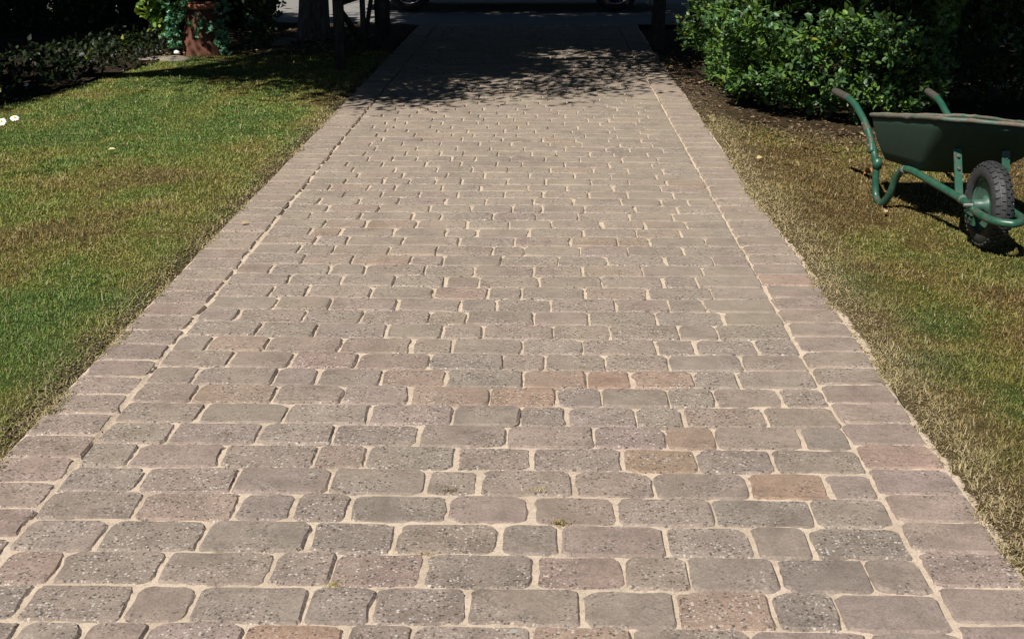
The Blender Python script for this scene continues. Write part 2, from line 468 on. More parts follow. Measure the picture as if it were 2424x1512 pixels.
def sett_shape(w, d, lod=0, rmax=0.034):
    """one tumbled paving sett, top at z=0, centred"""
    nc = 4 if lod == 0 else 2
    pts = []
    for (sx, sy, a0) in ((1, -1, -90), (1, 1, 0), (-1, 1, 90), (-1, -1, 180)):
        r = random.uniform(0.012, rmax)
        if random.random() < 0.12: r *= 1.35
        r = min(r, w * 0.4, d * 0.42)
        cx = sx * (w/2 - r); cy = sy * (d/2 - r)
        for k in range(nc):
            a = R(a0 + 90 * k / (nc - 1))
            pts.append((cx + r * math.cos(a), cy + r * math.sin(a)))
        if lod == 0:
            # an intermediate point or two along the edge that follows
            nxt = {(1, -1): [(w/2, -d*0.08)], (1, 1): [(w*0.14, d/2), (-w*0.14, d/2)], (-1, 1): [(-w/2, d*0.08)], (-1, -1): [(-w*0.14, -d/2), (w*0.14, -d/2)]}[(sx, sy)]
            pts.extend(nxt)
    j = 0.0018 if lod == 0 else 0.0006
    pts = [(x + random.gauss(0, j), y + random.gauss(0, j)) for x, y in pts]
    if lod == 0 and random.random() < 0.45:          # a knocked corner or edge
        c0 = random.randrange(len(pts))
        for q in range(random.choice((1, 2, 2, 3))):
            i_ = (c0 + q) % len(pts); kk = random.uniform(0.004, 0.011)
            x, y = pts[i_]; L = math.hypot(x, y)
            pts[i_] = (x - x / L * kk, y - y / L * kk)
    n = len(pts)
    ins = 0.0065; drop = 0.0085
    top = []; out = []; bot = []
    for x, y in pts:
        L = math.hypot(x, y)
        k = ins * random.uniform(0.7, 1.4)
        # move towards the middle line rather than the centre
        tx = x - math.copysign(min(k, abs(x)), x) * (abs(x) / (w/2))
        ty = y - math.copysign(min(k, abs(y)), y) * (abs(y) / (d/2))
        top.append((tx, ty, random.gauss(0, 0.0006)))
        out.append((x, y, -drop * random.uniform(0.8, 1.2)))
        bot.append((x, y, -0.05))
    vs = top + out + bot
    fs = [tuple(range(n))]
    for a in range(n):
        b = (a + 1) % n
        fs.append((a, n + a, n + b, b)); fs.append((n + a, 2*n + a, 2*n + b, n + b))
    return vs, fs

def sett_tint(x, y, base=None):
    if base is None:
        u = random.random()
        if x > 0.45 and random.random() < 0.62: base = random.choice(GREY)
        elif u < 0.05: base = (0.25, 0.172, 0.125)
        elif u < 0.11: base = (0.232, 0.168, 0.142)
        elif u < 0.25: base = random.choice(GREY)
        else: base = random.choice(TINTS)
    k = random.uniform(0.99, 1.15)
    speck = random.uniform(0.25, 0.95)
    if x > 0.45 and random.random() < 0.65: speck = random.uniform(0.0, 0.35)
    m_ = (0.216, 0.174, 0.155)
    q_ = 0.45 if base[0] < 0.23 else 0.34
    base = tuple(a_*(1-q_) + b_*q_ for a_, b_ in zip(base, m_))
    return (base[0]*k*1.035, base[1]*k*1.008*random.uniform(0.98, 1.02), base[2]*k*random.uniform(0.97, 1.03), speck)

drive = empty('driveway')
tag(drive, 'sunlit block paved driveway of worn grey brown setts with sandy joints', kind='structure')

placed = []          # (cx, cy, w, d, tint, orange)
for ri, row in enumerate(ROWS):
    y = ROWS[0][0] + ri * PITCH + random.uniform(-0.0015, 0.0015)
    js = row[1:]
    if ri == 0: js = [-1.335, -1.17] + js[0:]
    if ri == 1: js = [-1.335] + js
    if ri == 2: js = [-1.338] + js
    js[-1] = XR; 
    if ri > 2: js[0] = XL
    for i in range(len(js) - 1):
        si = i - (2 if ri == 0 else 1 if ri in (1, 2) else 0)
        placed.append((js[i], js[i+1], y, SPECIAL.get((ri, si))))
y = ROWS[0][0] + len(ROWS) * PITCH
prev = ROWS[-1][1:]
# rows farther off continue the bond at random, in front rows behind the frame too
def random_row(prev):
    for _ in range(400):
        js = [XL]
        while js[-1] < XR - 0.10:
            js.append(js[-1] + random.choice((0.262, 0.262, 0.216, 0.216, 0.15)))
        s = (XR - XL) / (js[-1] - XL)
        if not 0.965 < s < 1.035: continue
        js = [XL + (q - XL) * s for q in js]
        best = js
        if all(min(abs(q - p) for p in prev) > 0.035 for q in js[1:-1]): return js
    return best
while y < 16.25:
    js = random_row(prev)
    for i in range(len(js) - 1): placed.append((js[i], js[i+1], y, None))
    prev = js; y += PITCH * random.uniform(0.99, 1.01)
y = ROWS[0][0] - PITCH; prev = ROWS[0][1:]
extra = []
for _ in range(3):
    js = random_row(prev)
    for i in range(len(js) - 1): extra.append((js[i], js[i+1], y, None))
    prev = js; y -= PITCH

def drive_z(x, y):
    return 0.0025 * math.sin(x * 2.3 + y * 1.1) + 0.003 * math.sin(y * 0.9 - x)

far = MB(); count = 0
for (a, b, y, sp) in placed + extra:
    gap = random.choice((random.uniform(0.002, 0.006), random.uniform(0.004, 0.011))) + (0.003 if y > 5.7 else 0)
    w = b - a - gap; d = PITCH - (random.uniform(0.002, 0.0062) if y < 5 else random.uniform(0.0015, 0.004))
    cx = (a + b) / 2 + random.gauss(0, 0.0012); cy = y + random.gauss(0, 0.0012)
    tint = sett_tint(cx, cy, sp)
    z = drive_z(cx, cy) + random.gauss(0, 0.0013)
    seen = y > 2.29
    if count < 300 and seen:
        vs, fs = sett_shape(w, d, 0)
        m = MB(); m.add(vs, fs, tint)
        o = m.build('sett', M['sett'], drive)
        o.location = (cx, cy, z)
        o.rotation_euler = (random.gauss(0, 0.007), random.gauss(0, 0.006), random.gauss(0, 0.008))
        if sp in (ORANGE, PINK): o['label'] = 'rusty orange sett'
        count += 1
    else:
        vs, fs = sett_shape(w, d, 0 if y < 8 else 1)
        ax, ay, az = random.gauss(0, 0.004), random.gauss(0, 0.004), random.gauss(0, 0.006)
        vs = [(cx + p[0] - az*p[1], cy + p[1] + az*p[0], z + p[2] + ay*p[0] + ax*p[1]) for p in vs]
        far.add(vs, fs, tint)
fo = far.build('setts', M['sett'], drive)
fo['kind'] = 'stuff'; fo['label'] = 'setts of the far, shaded half of the drive'

# jointing sand: uneven height, so that its edge against the rounded setts is ragged
def sand_z(x, y):
    z = -0.0073 + 0.0046 * (vnoise(x*70, y*70, 3) - 0.5) + 0.005 * (fbm(x*9, y*9, 4) - 0.45) + 0.006 * (fbm(x*2.2, y*2.2, 6) - 0.5)
    z = np.minimum(z, -0.0040 + 0.0016*(vnoise(x*45, y*45, 9) - 0.5))
    z = z + 0.0025 * np.sin(x*2.3 + y*1.1) + 0.003*np.sin(y*0.9 - x)
    # the joint beside the left edging has lost most of its sand
    lost = np.clip(1 - np.abs(x - XL) / 0.011, 0, 1) * np.clip((fbm(x*3, y*3.6, 8) - 0.30) * 4, 0, 1) * np.clip((y - 2.6) * 1.2, 0, 1)
    z = z - 0.0035 * np.clip(1 - np.abs(x - XR) / 0.02, 0, 1) * np.clip((y - 2.9) * 1.5, 0, 1)
    z = z - 0.017 * lost - 0.002 * np.clip((y - 4) / 2.5, 0, 1)
    out_ = np.maximum(x - (XR + EDGE), (XL - EDGE) - x)
    z = z - 0.05 * np.clip((out_ - np.where(x > 0, 0.05, 0.012)*np.clip(fbm(x*4, y*5, 14) - 0.25, 0, 1)*1.4) / 0.01, 0, 1)
    # sand washed thinner under the trees
    z = z - 0.006 * np.clip((y - 8) / 3, 0, 1)
    return z
m1 = grid_sheet('sand_bed', XL - EDGE - 0.03, XR + EDGE + 0.05, 1.75, 6.4, 290, 465, sand_z, M['sand'])
link(bpy.data.objects.new('sand_bed', m1), drive)
m2 = grid_sheet('sand_bed', XL - EDGE - 0.03, XR + EDGE + 0.05, 6.4, 16.35, 150, 500, sand_z, M['sand'])
link(bpy.data.objects.new('sand_bed', m2), drive)

EDGE_TINT = [(0.224, 0.172, 0.152), (0.214, 0.166, 0.150), (0.232, 0.174, 0.152)]
def edging(x0, x1, y0, label, reds):
    e = empty('edging', ((x0 + x1)/2, 0, 0))
    tag(e, label, kind='structure')
    y = y0; k = 0
    while y < 16.25:
        w = (x1 - x0) - 0.008; d = PITCH - random.uniform(0.004, 0.007)
        vs, fs = sett_shape(w, d, 0 if y < 9 else 1, 0.028)
        sp = None
        for ry, c in reds:
            if abs(y - ry) < PITCH * 0.5: sp = c
        base = sp or random.choice(EDGE_TINT)
        m = MB(); m.add(vs, fs, sett_tint(x0, y, base))
        o = m.build('edging_sett', M['sett'], e)
        if sp: o['label'] = 'red tinted edging sett'
        o.location = (random.gauss(0, 0.002), y, drive_z((x0+x1)/2, y) - 0.001 + random.gauss(0, 0.001))
        o.rotation_euler = (random.gauss(0, 0.004), random.gauss(0, 0.006), random.gauss(0, 0.009))
        y += PITCH
edging(XL - EDGE - 0.005, XL - 0.005, 2.825 - PITCH*4.5, 'straight edging course of setts between the drive and the lawn on its left', [(2.90, (0.235, 0.17, 0.145))])
edging(XR + 0.003, XR + EDGE + 0.003, 2.476 - PITCH*2.5, 'straight edging course of setts on the wheelbarrow side of the drive', [(3.36, PINK), (5.18, (0.27, 0.165, 0.14))])

# ------------------------------------------------------------------ lawns
def bed_edge(y):                  # right border of the left flower bed, set along the hedge's shadow edge
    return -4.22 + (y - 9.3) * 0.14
def shrub_front(x):               # y of the front edge of the right-hand shrubs
    return np.where(x < 2.2, 9.15 - (x - 1.3) * 0.98, 8.27 - (x - 2.2) * 0.30)

def blob(x, y, cx, cy, rx, ry, rot=0.0):
    c, s = math.cos(rot), math.sin(rot)
    dx = (x - cx) * c + (y - cy) * s; dy = -(x - cx) * s + (y - cy) * c
    return np.exp(-((dx/rx)**2 + (dy/ry)**2))

def lawn_tint(x, y, jitter=None):
    """dry to lush colour of the turf at a place"""
    n1 = fbm(x*1.25 + 3, y*0.8, 21, 4); n2 = fbm(x*3.1, y*2.4, 31, 4); n3 = fbm(x*7, y*6, 41, 3)
    left = (x < 0)
    dd = (XL - EDGE) - x
    lush = np.where(left, 0.60 + 0.10*np.clip((dd - 0.9)*1.0, -1, 1), 0.29) + (n1 - 0.5)*1.1 + (n2 - 0.5)*1.4 + (n3-0.5)*1.1
    lush = lush + np.where(left, 0.45*blob(x, y, -3.0, 6.5, 0.45, 0.28) + 0.30*blob(x, y, -2.7, 8.6, 0.9, 0.8) + 0.45*blob(x, y, -1.85, 3.7, 0.28, 0.9) + 0.3*blob(x, y, -2.05, 4.7, 0.25, 0.5)
                           - 0.38*blob(x, y, -2.30, 6.2, 0.28, 0.8) - 0.30*blob(x, y, -2.3, 7.4, 0.35, 0.5) - 0.3*blob(x, y, -2.0, 8.3, 0.3, 0.3)
                           - 0.25*blob(x, y, -2.75, 5.75, 0.5, 0.22) - 0.3*blob(x, y, -1.85, 5.4, 0.15, 0.6) + 0.3*blob(x, y, -1.75, 6.0, 0.1, 0.3),
                           0.55*blob(x, y, 1.55, 3.8, 0.22, 0.7) + 0.35*blob(x, y, 1.6, 4.9, 0.2, 0.4) - 0.35*blob(x, y, 1.9, 4.4, 0.25, 0.6) - 0.3*blob(x, y, 1.6, 7.3, 0.4, 0.9) + 0.2*blob(x, y, 2.1, 6.0, 0.4, 0.4))
    # straw and dust close to the paving
    d = np.where(left, (XL - EDGE) - x, x - (XR + EDGE))
    edge = np.clip(1 - d / np.where(left, 0.20, 0.34), 0, 1) * np.where(left, 0.7, 1.15) * (0.5 + 0.9*(n2 - 0.2))
    lush = np.clip(lush, 0, 1)
    stops = np.array([0.0, 0.22, 0.42, 0.62, 0.85, 1.0])
    cols = np.array([(0.190, 0.140, 0.064), (0.235, 0.186, 0.078), (0.232, 0.200, 0.070), (0.200, 0.205, 0.062), (0.162, 0.198, 0.058), (0.125, 0.176, 0.054)])
    c = np.stack([np.interp(lush, stops, cols[:, k]) for k in range(3)], 1)
    straw = np.array((0.34, 0.27, 0.155))
    c = c * np.where(left[:, None], np.array((1.16, 1.22, 1.08)), np.array((1.01, 0.93, 0.86)))
    # worn earth under the skirts of the shrub
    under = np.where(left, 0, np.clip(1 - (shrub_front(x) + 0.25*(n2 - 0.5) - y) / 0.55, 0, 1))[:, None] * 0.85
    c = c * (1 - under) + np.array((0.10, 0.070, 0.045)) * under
    c = c * (1 - edge[:, None]*0.75) + straw * (edge[:, None]*0.75)
    return c

def lawn_z(x, y):
    left = x < 0
    d = np.where(left, (XL - EDGE) - x, x - (XR + EDGE))
    z = 0.012 * (fbm(x*1.7, y*1.7, 51) - 0.3) + 0.010*fbm(x*9, y*9, 52) + 0.004*fbm(x*40, y*40, 53) - 0.005
    return z - np.where(left, 0.022, 0.014) * np.clip(1 - d / 0.09, 0, 1)

def lawn_mask(x, y):
    l = (x < XL - EDGE + 0.055*vnoise(y*4, y*0, 69)) & (x > bed_edge(y) + 0.05*np.sin(y*3)) & (y < 13.2 + 0.25*np.sin(x*2)) & (y > 0.5)
    r = (x > XR + EDGE - 0.055*vnoise(y*4, y*0 + 5, 69)) & (y < shrub_front(x) + 0.1 + 0.3*(vnoise(x*9, y*9, 66) - 0.4)) & (y > 0.5)
    return l | r
thick = lambda x, y: lawn_tint(x, y) * 0.6
lm = grid_sheet('lawn', -5.6, XL - EDGE - 0.006, 0.5, 13.6, 200, 520, lawn_z, M['thatch'], thick, lambda x, y: (x > bed_edge(y)) )
tag(link(bpy.data.objects.new('lawn', lm)), 'patchy dry lawn on the left of the drive', kind='structure')
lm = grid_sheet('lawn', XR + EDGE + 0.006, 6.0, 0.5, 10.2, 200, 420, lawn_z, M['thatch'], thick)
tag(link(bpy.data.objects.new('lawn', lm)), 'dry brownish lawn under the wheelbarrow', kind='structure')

def grass_object(name, x0, x1, y0, y1, label, dens_near, dens_far):
    A = (x1 - x0) * (y1 - y0)
    n = int(A * dens_near)
    x = RNG.uniform(x0, x1, n); y = RNG.uniform(y0, y1, n)
    left = x < 0
    # thin out with distance and keep to what can be seen from near the camera
    dist = np.hypot(x, y)
    p = np.clip((4.2 / np.maximum(dist, 3.0))**1.35, dens_far / dens_near, 1)
    half = (y + 0.53) * 0.42 + 0.6
    d = np.where(left, (XL - EDGE) - x, x - (XR + EDGE))
    bare = np.clip((d + 0.03) / np.where(left, 0.09, 0.07) + (fbm(x*5, y*3.5, 61) - 0.5)*2.2, np.where(d > 0, 0.06, 0), 1)
    tuft = 0.35 + 0.65*np.clip((fbm(x*16, y*16, 62, 2) - 0.3)*3, 0, 1)
    keep = lawn_mask(x, y) & (RNG.random(n) < p * bare * tuft) & (np.abs(x) < half) & (y > 2.2)
    x, y, d, dist = x[keep], y[keep], d[keep], dist[keep]
    n = len(x)
    tint = lawn_tint(x + RNG.normal(0, 0.05, n), y + RNG.normal(0, 0.07, n))
    dead = RNG.random(n) < 0.08
    tint[dead] = np.array((0.30, 0.235, 0.12)) * RNG.uniform(0.7, 1.1, (dead.sum(), 1))
    green = RNG.random(n) < 0.12
    tint[green] = tint[green] * 0.4 + np.array((0.05, 0.10, 0.022)) * 0.6
    tint *= RNG.uniform(0.7, 1.2, (n, 1)) * (0.8 + 0.42*fbm(x*13, y*11, 68, 2))[:, None]
    lush = fbm(x*2.2, y*2.2, 63)
    L = RNG.uniform(0.008, 0.021, n) * (0.65 + 0.7*lush)
    mat_ = (RNG.random(n) < np.clip(1.1 - d / np.where(x < 0, 0.07, 0.14), 0, 0.75)) & (d > -0.03)
    tint[mat_] = np.array((0.37, 0.30, 0.17)) * RNG.uniform(0.7, 1.15, (mat_.sum(), 1))
    stalk = RNG.random(n) < 0.012
    L[stalk] *= 1.9
    tint[stalk] = np.array((0.36, 0.32, 0.18)) * RNG.uniform(0.8, 1.15, (stalk.sum(), 1))
    clump = fbm(x*11, y*9, 67, 2)
    L = L * (0.55 + 1.0*clump)
    L = L * np.where(d < 0.10, 1.3, 1.0) * np.where(RNG.random(n) < 0.06, 1.6, 1.0)
    W = RNG.uniform(0.0022, 0.0036, n) * np.clip(dist / 4.5, 1, 2.4)
    az = RNG.uniform(0, 2*np.pi, n); lean = np.where(d < 0.10, RNG.uniform(0.9, 1.62, n), RNG.uniform(0.25, 1.55, n))
    dx, dy = np.cos(az), np.sin(az)
    sx, sy = -dy, dx
    z = np.where(d < 0.004, np.maximum(lawn_z(x, y), 0.0), lawn_z(x, y))
    b = np.stack([x, y, z - 0.003], 1)
    side = np.stack([sx, sy, 0*sx], 1)
    l1 = lean * 0.6
    mid = b + np.stack([dx*np.sin(l1)*L*0.55, dy*np.sin(l1)*L*0.55, np.cos(l1)*L*0.55], 1)
    tip = mid + np.stack([dx*np.sin(lean)*L*0.55, dy*np.sin(lean)*L*0.55, np.cos(lean)*L*0.5], 1)
    w = W[:, None]
    V = np.stack([b - side*w/2, b + side*w/2, mid + side*w*0.42, mid - side*w*0.42, tip], 1).reshape(-1, 3)
    i = np.arange(n)[:, None] * 5
    F = [i + np.array([[0, 1, 2, 3]]), i + np.array([[3, 2, 4]])]
    me = np_mesh(name, V, F, M['grass'], np.repeat(tint, 5, axis=0))
    o = link(bpy.data.objects.new(name, me))
    return tag(o, label, 'grass', kind='stuff')
grass_object('grass', -5.3, XL - EDGE + 0.055, 2.2, 13.4, 'short patchy grass blades covering the lawn left of the drive', 38000, 10000)
grass_object('grass', XR + EDGE - 0.055, 4.6, 2.2, 9.3, 'short dry grass blades covering the lawn around the wheelbarrow', 38000, 10000)
# ------------------------------------------------------------------ foliage
def leaf_mesh(name, P, A, Nn, L, W, tint, mat, kind='oval', fold=0.12):
    """P base points, A leaf axes, Nn leaf normals (all (n,3)), L lengths, W widths"""
    n = len(P)
    A = A / np.linalg.norm(A, axis=1, keepdims=True)
    B = np.cross(Nn, A); B /= np.maximum(np.linalg.norm(B, axis=1, keepdims=True), 1e-6)
    C = np.cross(A, B)
    if kind == 'oval':
        T = np.array([(0,0,0), (.30,.46,fold), (.30,-.46,fold), (.72,.40,fold*.8), (.72,-.40,fold*.8), (1,0,-.05), (.52,0,0.0)])
        Q = [np.array([[0, 2, 6], [0, 6, 1], [6, 2, 4], [6, 3, 1], [6, 4, 5], [6, 5, 3]])]
    elif kind == 'ivy':
        T = np.array([(0,0,0), (-.05,.5,.04), (-.05,-.5,.04), (.42,.33,0), (.42,-.33,0), (1,0,-.08), (.45,.62,.03), (.45,-.62,.03)])
        Q = [np.array([[0, 6, 1], [0, 3, 6], [0, 2, 7], [0, 7, 4], [0, 5, 3], [0, 4, 5]])]
    else:
        T = np.array([(0,0,0), (.45,.5,fold), (1,0,0), (.45,-.5,fold)])
        Q = [np.array([[0, 3, 2], [0, 2, 1]])]
    k = len(T)
    V = (P[:, None, :] + A[:, None, :] * (T[None, :, 0:1] * L[:, None, None]) + B[:, None, :] * (T[None, :, 1:2] * W[:, None, None]) + C[:, None, :] * (T[None, :, 2:3] * W[:, None, None]))
    i = np.arange(n)[:, None, None] * k
    F = [(i + q[None]).reshape(-1, 3) for q in Q]
    return np_mesh(name, V.reshape(-1, 3), F, mat, np.repeat(tint, k, axis=0))

def unit(v):
    return v / np.maximum(np.linalg.norm(v, axis=-1, keepdims=True), 1e-6)

GREENS = np.array([(0.040, 0.085, 0.022), (0.032, 0.075, 0.026), (0.055, 0.105, 0.022), (0.045, 0.080, 0.034), (0.070, 0.125, 0.022)])

def sprig_leaves(P, D, per, size, spread, bright=1.0, pal=GREENS, yellow=0.02):
    """clusters of leaves round the shoot tips P that grow along D"""
    n = len(P)
    idx = np.repeat(np.arange(n), per)
    m = len(idx)
    t = RNG.random(m)
    off = unit(RNG.normal(0, 1, (m, 3)))
    d = D[idx]
    base = P[idx] - d * (spread * t[:, None] * 1.1) + off * (spread * 0.16 * RNG.random((m, 1)))
    ax = unit(off + d * (0.35 + 0.9 * (1 - t))[:, None] + np.array((0, 0, 0.05)))
    nn = unit(d * 0.6 + np.array((0, 0, 0.75)) + RNG.normal(0, 0.38, (m, 3)))
    L = size * RNG.uniform(0.65, 1.25, m) * (0.75 + 0.35 * t)
    W = L * RNG.uniform(0.48, 0.64, m)
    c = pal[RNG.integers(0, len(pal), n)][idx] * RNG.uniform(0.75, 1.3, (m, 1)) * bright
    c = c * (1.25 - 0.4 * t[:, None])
    ye = np.repeat(RNG.random(n) < yellow, per) & (RNG.random(m) < 0.5)
    c[ye] = np.array((0.26, 0.25, 0.03)) * RNG.uniform(0.7, 1.1, (ye.sum(), 1))
    return base, ax, nn, L, W, c

def cat_leaves(parts):
    return [np.concatenate([p[i] for p in parts]) for i in range(6)]

def tree_tubes(name, parent, trunk_pts, radii, branches):
    m = MB(); m.tube(trunk_pts, radii, 14, 4); m.build('trunk', M['bark'], parent, True)
    for pts, rad in branches:
        b = MB(); b.tube(pts, rad, 7, 3); b.build('branch', M['bark'], parent, True)

# --- right-hand shrub: shoots on a lumpy shell, with darkness behind
def shrub(label, foot, z_lo, z_hi, n_sh, per, size, loc, bright=1.0, stems=7, seed=1, holes=0.30, yellow=0.02, pal=GREENS):
    """foot: list of ((x0,y0),(x1,y1)) outward faces, walked so that the outside is on the right"""
    root = empty('shrub', loc)
    tag(root, label, 'shrub')
    lens = [math.hypot(b[0]-a[0], b[1]-a[1]) for a, b in foot]
    parts = []
    seg = RNG.choice(len(foot), n_sh, p=np.array(lens)/sum(lens))
    a = np.array([foot[i][0] for i in seg]); b = np.array([foot[i][1] for i in seg])
    t = RNG.random(n_sh)[:, None]
    xy = a + (b - a) * t
    d = unit(b - a); nrm = np.stack([d[:, 1], -d[:, 0]], 1)
    z = z_lo + (z_hi - z_lo) * RNG.random(n_sh) ** 1.25
    s = xy[:, 0] * 0.9 + xy[:, 1] * 1.1
    lump = (fbm(s*2.3 + seed, z*2.6, 70 + seed, 3) - 0.5) * 0.62
    # undercut at the foot, rounded at the top
    under = -0.22 * np.clip((0.45 - z) / 0.45, 0, 1) ** 1.5
    depth = RNG.exponential(0.10, n_sh)
    off = lump + under - depth
    low = z_lo + 0.16 * (fbm(s*3, s*0 + 2, 75 + seed) - 0.3)
    keep = (fbm(s*3.1, z*3.4, 77 + seed, 3) > holes) & (z > low)
    P = np.concatenate([xy + nrm * off[:, None], z[:, None]], 1)
    D = unit(np.concatenate([nrm * 0.9, np.full((n_sh, 1), 0.35)], 1) + RNG.normal(0, 0.35, (n_sh, 3)))
    P, D = P[keep], D[keep]
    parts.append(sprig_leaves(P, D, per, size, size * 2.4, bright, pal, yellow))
    # inner leaves that close the view, tinted darker to deepen shade in the gaps
    n2 = n_sh // 2
    seg = RNG.choice(len(foot), n2, p=np.array(lens)/sum(lens))
    a = np.array([foot[i][0] for i in seg]); b = np.array([foot[i][1] for i in seg])
    xy = a + (b - a) * RNG.random(n2)[:, None]
    d = unit(b - a); nrm = np.stack([d[:, 1], -d[:, 0]], 1)
    P2 = np.concatenate([xy - nrm * RNG.uniform(0.28, 0.75, (n2, 1)), RNG.uniform(max(z_lo, 0.2), z_hi, (n2, 1))], 1)
    D2 = unit(RNG.normal(0, 1, (n2, 3)))
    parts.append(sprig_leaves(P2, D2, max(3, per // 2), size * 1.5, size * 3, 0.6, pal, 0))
    P, A, Nn, L, W, c = cat_leaves(parts)
    P = P - np.array(loc)
    link(bpy.data.objects.new('foliage', leaf_mesh('foliage', P, A, Nn, L, W, c, M['leaf'])), root)
    cx = sum(a[0] + b[0] for a, b in foot) / (2*len(foot)); cy = sum(a[1] + b[1] for a, b in foot) / (2*len(foot))
    for k in range(stems):
        m = MB()
        aa, bb = random.choice(foot)
        t = random.random()
        q = Vector((aa[0] + (bb[0]-aa[0])*t, aa[1] + (bb[1]-aa[1])*t, 0)); dd = Vector((bb[0]-aa[0], bb[1]-aa[1], 0)).normalized()
        nn = Vector((dd.y, -dd.x, 0))
        base = q - nn * random.uniform(0.8, 1.1)
        pts = [base + Vector((0, 0, -0.05)), base + nn*0.03 + Vector((random.uniform(-.1,.1), random.uniform(-.1,.1), 0.4)), q - nn*0.38 + Vector((random.uniform(-.2,.2), random.uniform(-.2,.2), 1.0)), q - nn*random.uniform(0.3, 0.5) + Vector((random.uniform(-.2,.2), 0, z_hi*0.9))]
        m.tube([p - Vector(loc) for p in pts], [0.022, 0.018, 0.012, 0.005], 6, 3)
        m.build('stem', M['twig'], root, True)
    return root

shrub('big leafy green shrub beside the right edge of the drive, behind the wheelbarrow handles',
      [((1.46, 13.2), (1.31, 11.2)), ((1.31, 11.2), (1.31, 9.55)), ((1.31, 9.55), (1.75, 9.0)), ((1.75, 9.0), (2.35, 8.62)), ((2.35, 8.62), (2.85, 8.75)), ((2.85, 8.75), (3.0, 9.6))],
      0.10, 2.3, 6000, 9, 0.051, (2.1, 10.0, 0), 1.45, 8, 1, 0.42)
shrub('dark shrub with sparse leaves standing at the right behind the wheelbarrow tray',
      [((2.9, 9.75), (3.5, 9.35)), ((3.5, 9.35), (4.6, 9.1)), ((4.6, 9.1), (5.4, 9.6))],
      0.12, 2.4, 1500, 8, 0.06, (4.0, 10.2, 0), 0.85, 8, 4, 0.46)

# --- clipped hedges
def hedge(label, a, b, height, thick, n, size, cols=0.8):
    a, b = Vector((a[0], a[1], 0)), Vector((b[0], b[1], 0))
    d = (b - a); Lh = d.length; d.normalize(); nrm = Vector((d.y, -d.x, 0))
    mid = (a + b) / 2
    root = empty('hedge', mid)
    tag(root, label, 'hedge')
    t = RNG.random(n) * Lh
    side = RNG.random(n)
    z = RNG.uniform(0.02, height, n)
    off = np.where(side < 0.62, thick/2 - RNG.exponential(0.07, n), -thick/2 + RNG.exponential(0.1, n))
    top = RNG.random(n) < 0.25
    z = np.where(top, height - RNG.exponential(0.05, n), z)
    off = np.where(top, RNG.uniform(-thick/2, thick/2, n), off)
    off = off + (fbm(t*1.5, z*1.8, 91, 3) - 0.5) * 0.18 * (z < height - 0.12)
    P = np.stack([a.x + d.x*t + nrm.x*off, a.y + d.y*t + nrm.y*off, z], 1)
    sgn = np.sign(off)[:, None]
    D = unit(np.array(nrm)[None] * sgn * 0.8 + np.array((0, 0, 0.4)) + RNG.normal(0, 0.4, (n, 3)))
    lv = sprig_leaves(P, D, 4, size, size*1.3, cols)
    P, A, Nn, L, W, c = lv
    P[:, 2] = np.minimum(P[:, 2], height)
    P = P - np.array(mid)
    link(bpy.data.objects.new('foliage', leaf_mesh('foliage', P, A, Nn, L, W, c, M['tree_leaf'], 'rhomb')), root)
    # twiggy inside: solid enough that no light comes through
    m = MB()
    k = int(Lh / 0.07)
    for i in range(k):
        q = a + d * (i + random.random()) * (Lh / k) + nrm * random.uniform(-thick*0.28, thick*0.28)
        hgt = height - random.uniform(0.06, 0.25)
        w = random.uniform(0.10, 0.16)
        m.tube([q - mid, q - mid + Vector((random.uniform(-.08,.08), random.uniform(-.08,.08), hgt*0.5)), q - mid + Vector((random.uniform(-.1,.1), random.uniform(-.1,.1), hgt))], [0.04, w, w*0.7], 5, 2)
    m.build('branches', M['twig'], root)
    return root
HS = Vector((0.42, 2.85, 0)).normalized()
HG = 2.6
reach = HG / math.tan(SUN_EL)
hb = Vector((-3.84, 11.0, 0)) - Vector((SUN_TO.x, SUN_TO.y, 0)) * reach
h_end = hb - Vector((HS.y, -HS.x, 0)) * 0.45
h_start = h_end - HS * 13.0
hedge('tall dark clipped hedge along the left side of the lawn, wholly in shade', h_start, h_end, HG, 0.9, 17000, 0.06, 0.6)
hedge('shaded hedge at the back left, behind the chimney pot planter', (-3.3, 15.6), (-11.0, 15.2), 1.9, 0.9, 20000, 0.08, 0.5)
hedge('shaded hedge by the road to the right of the drive entrance', (9.0, 15.0), (1.75, 15.4), 1.9, 0.9, 9000, 0.08, 0.5)

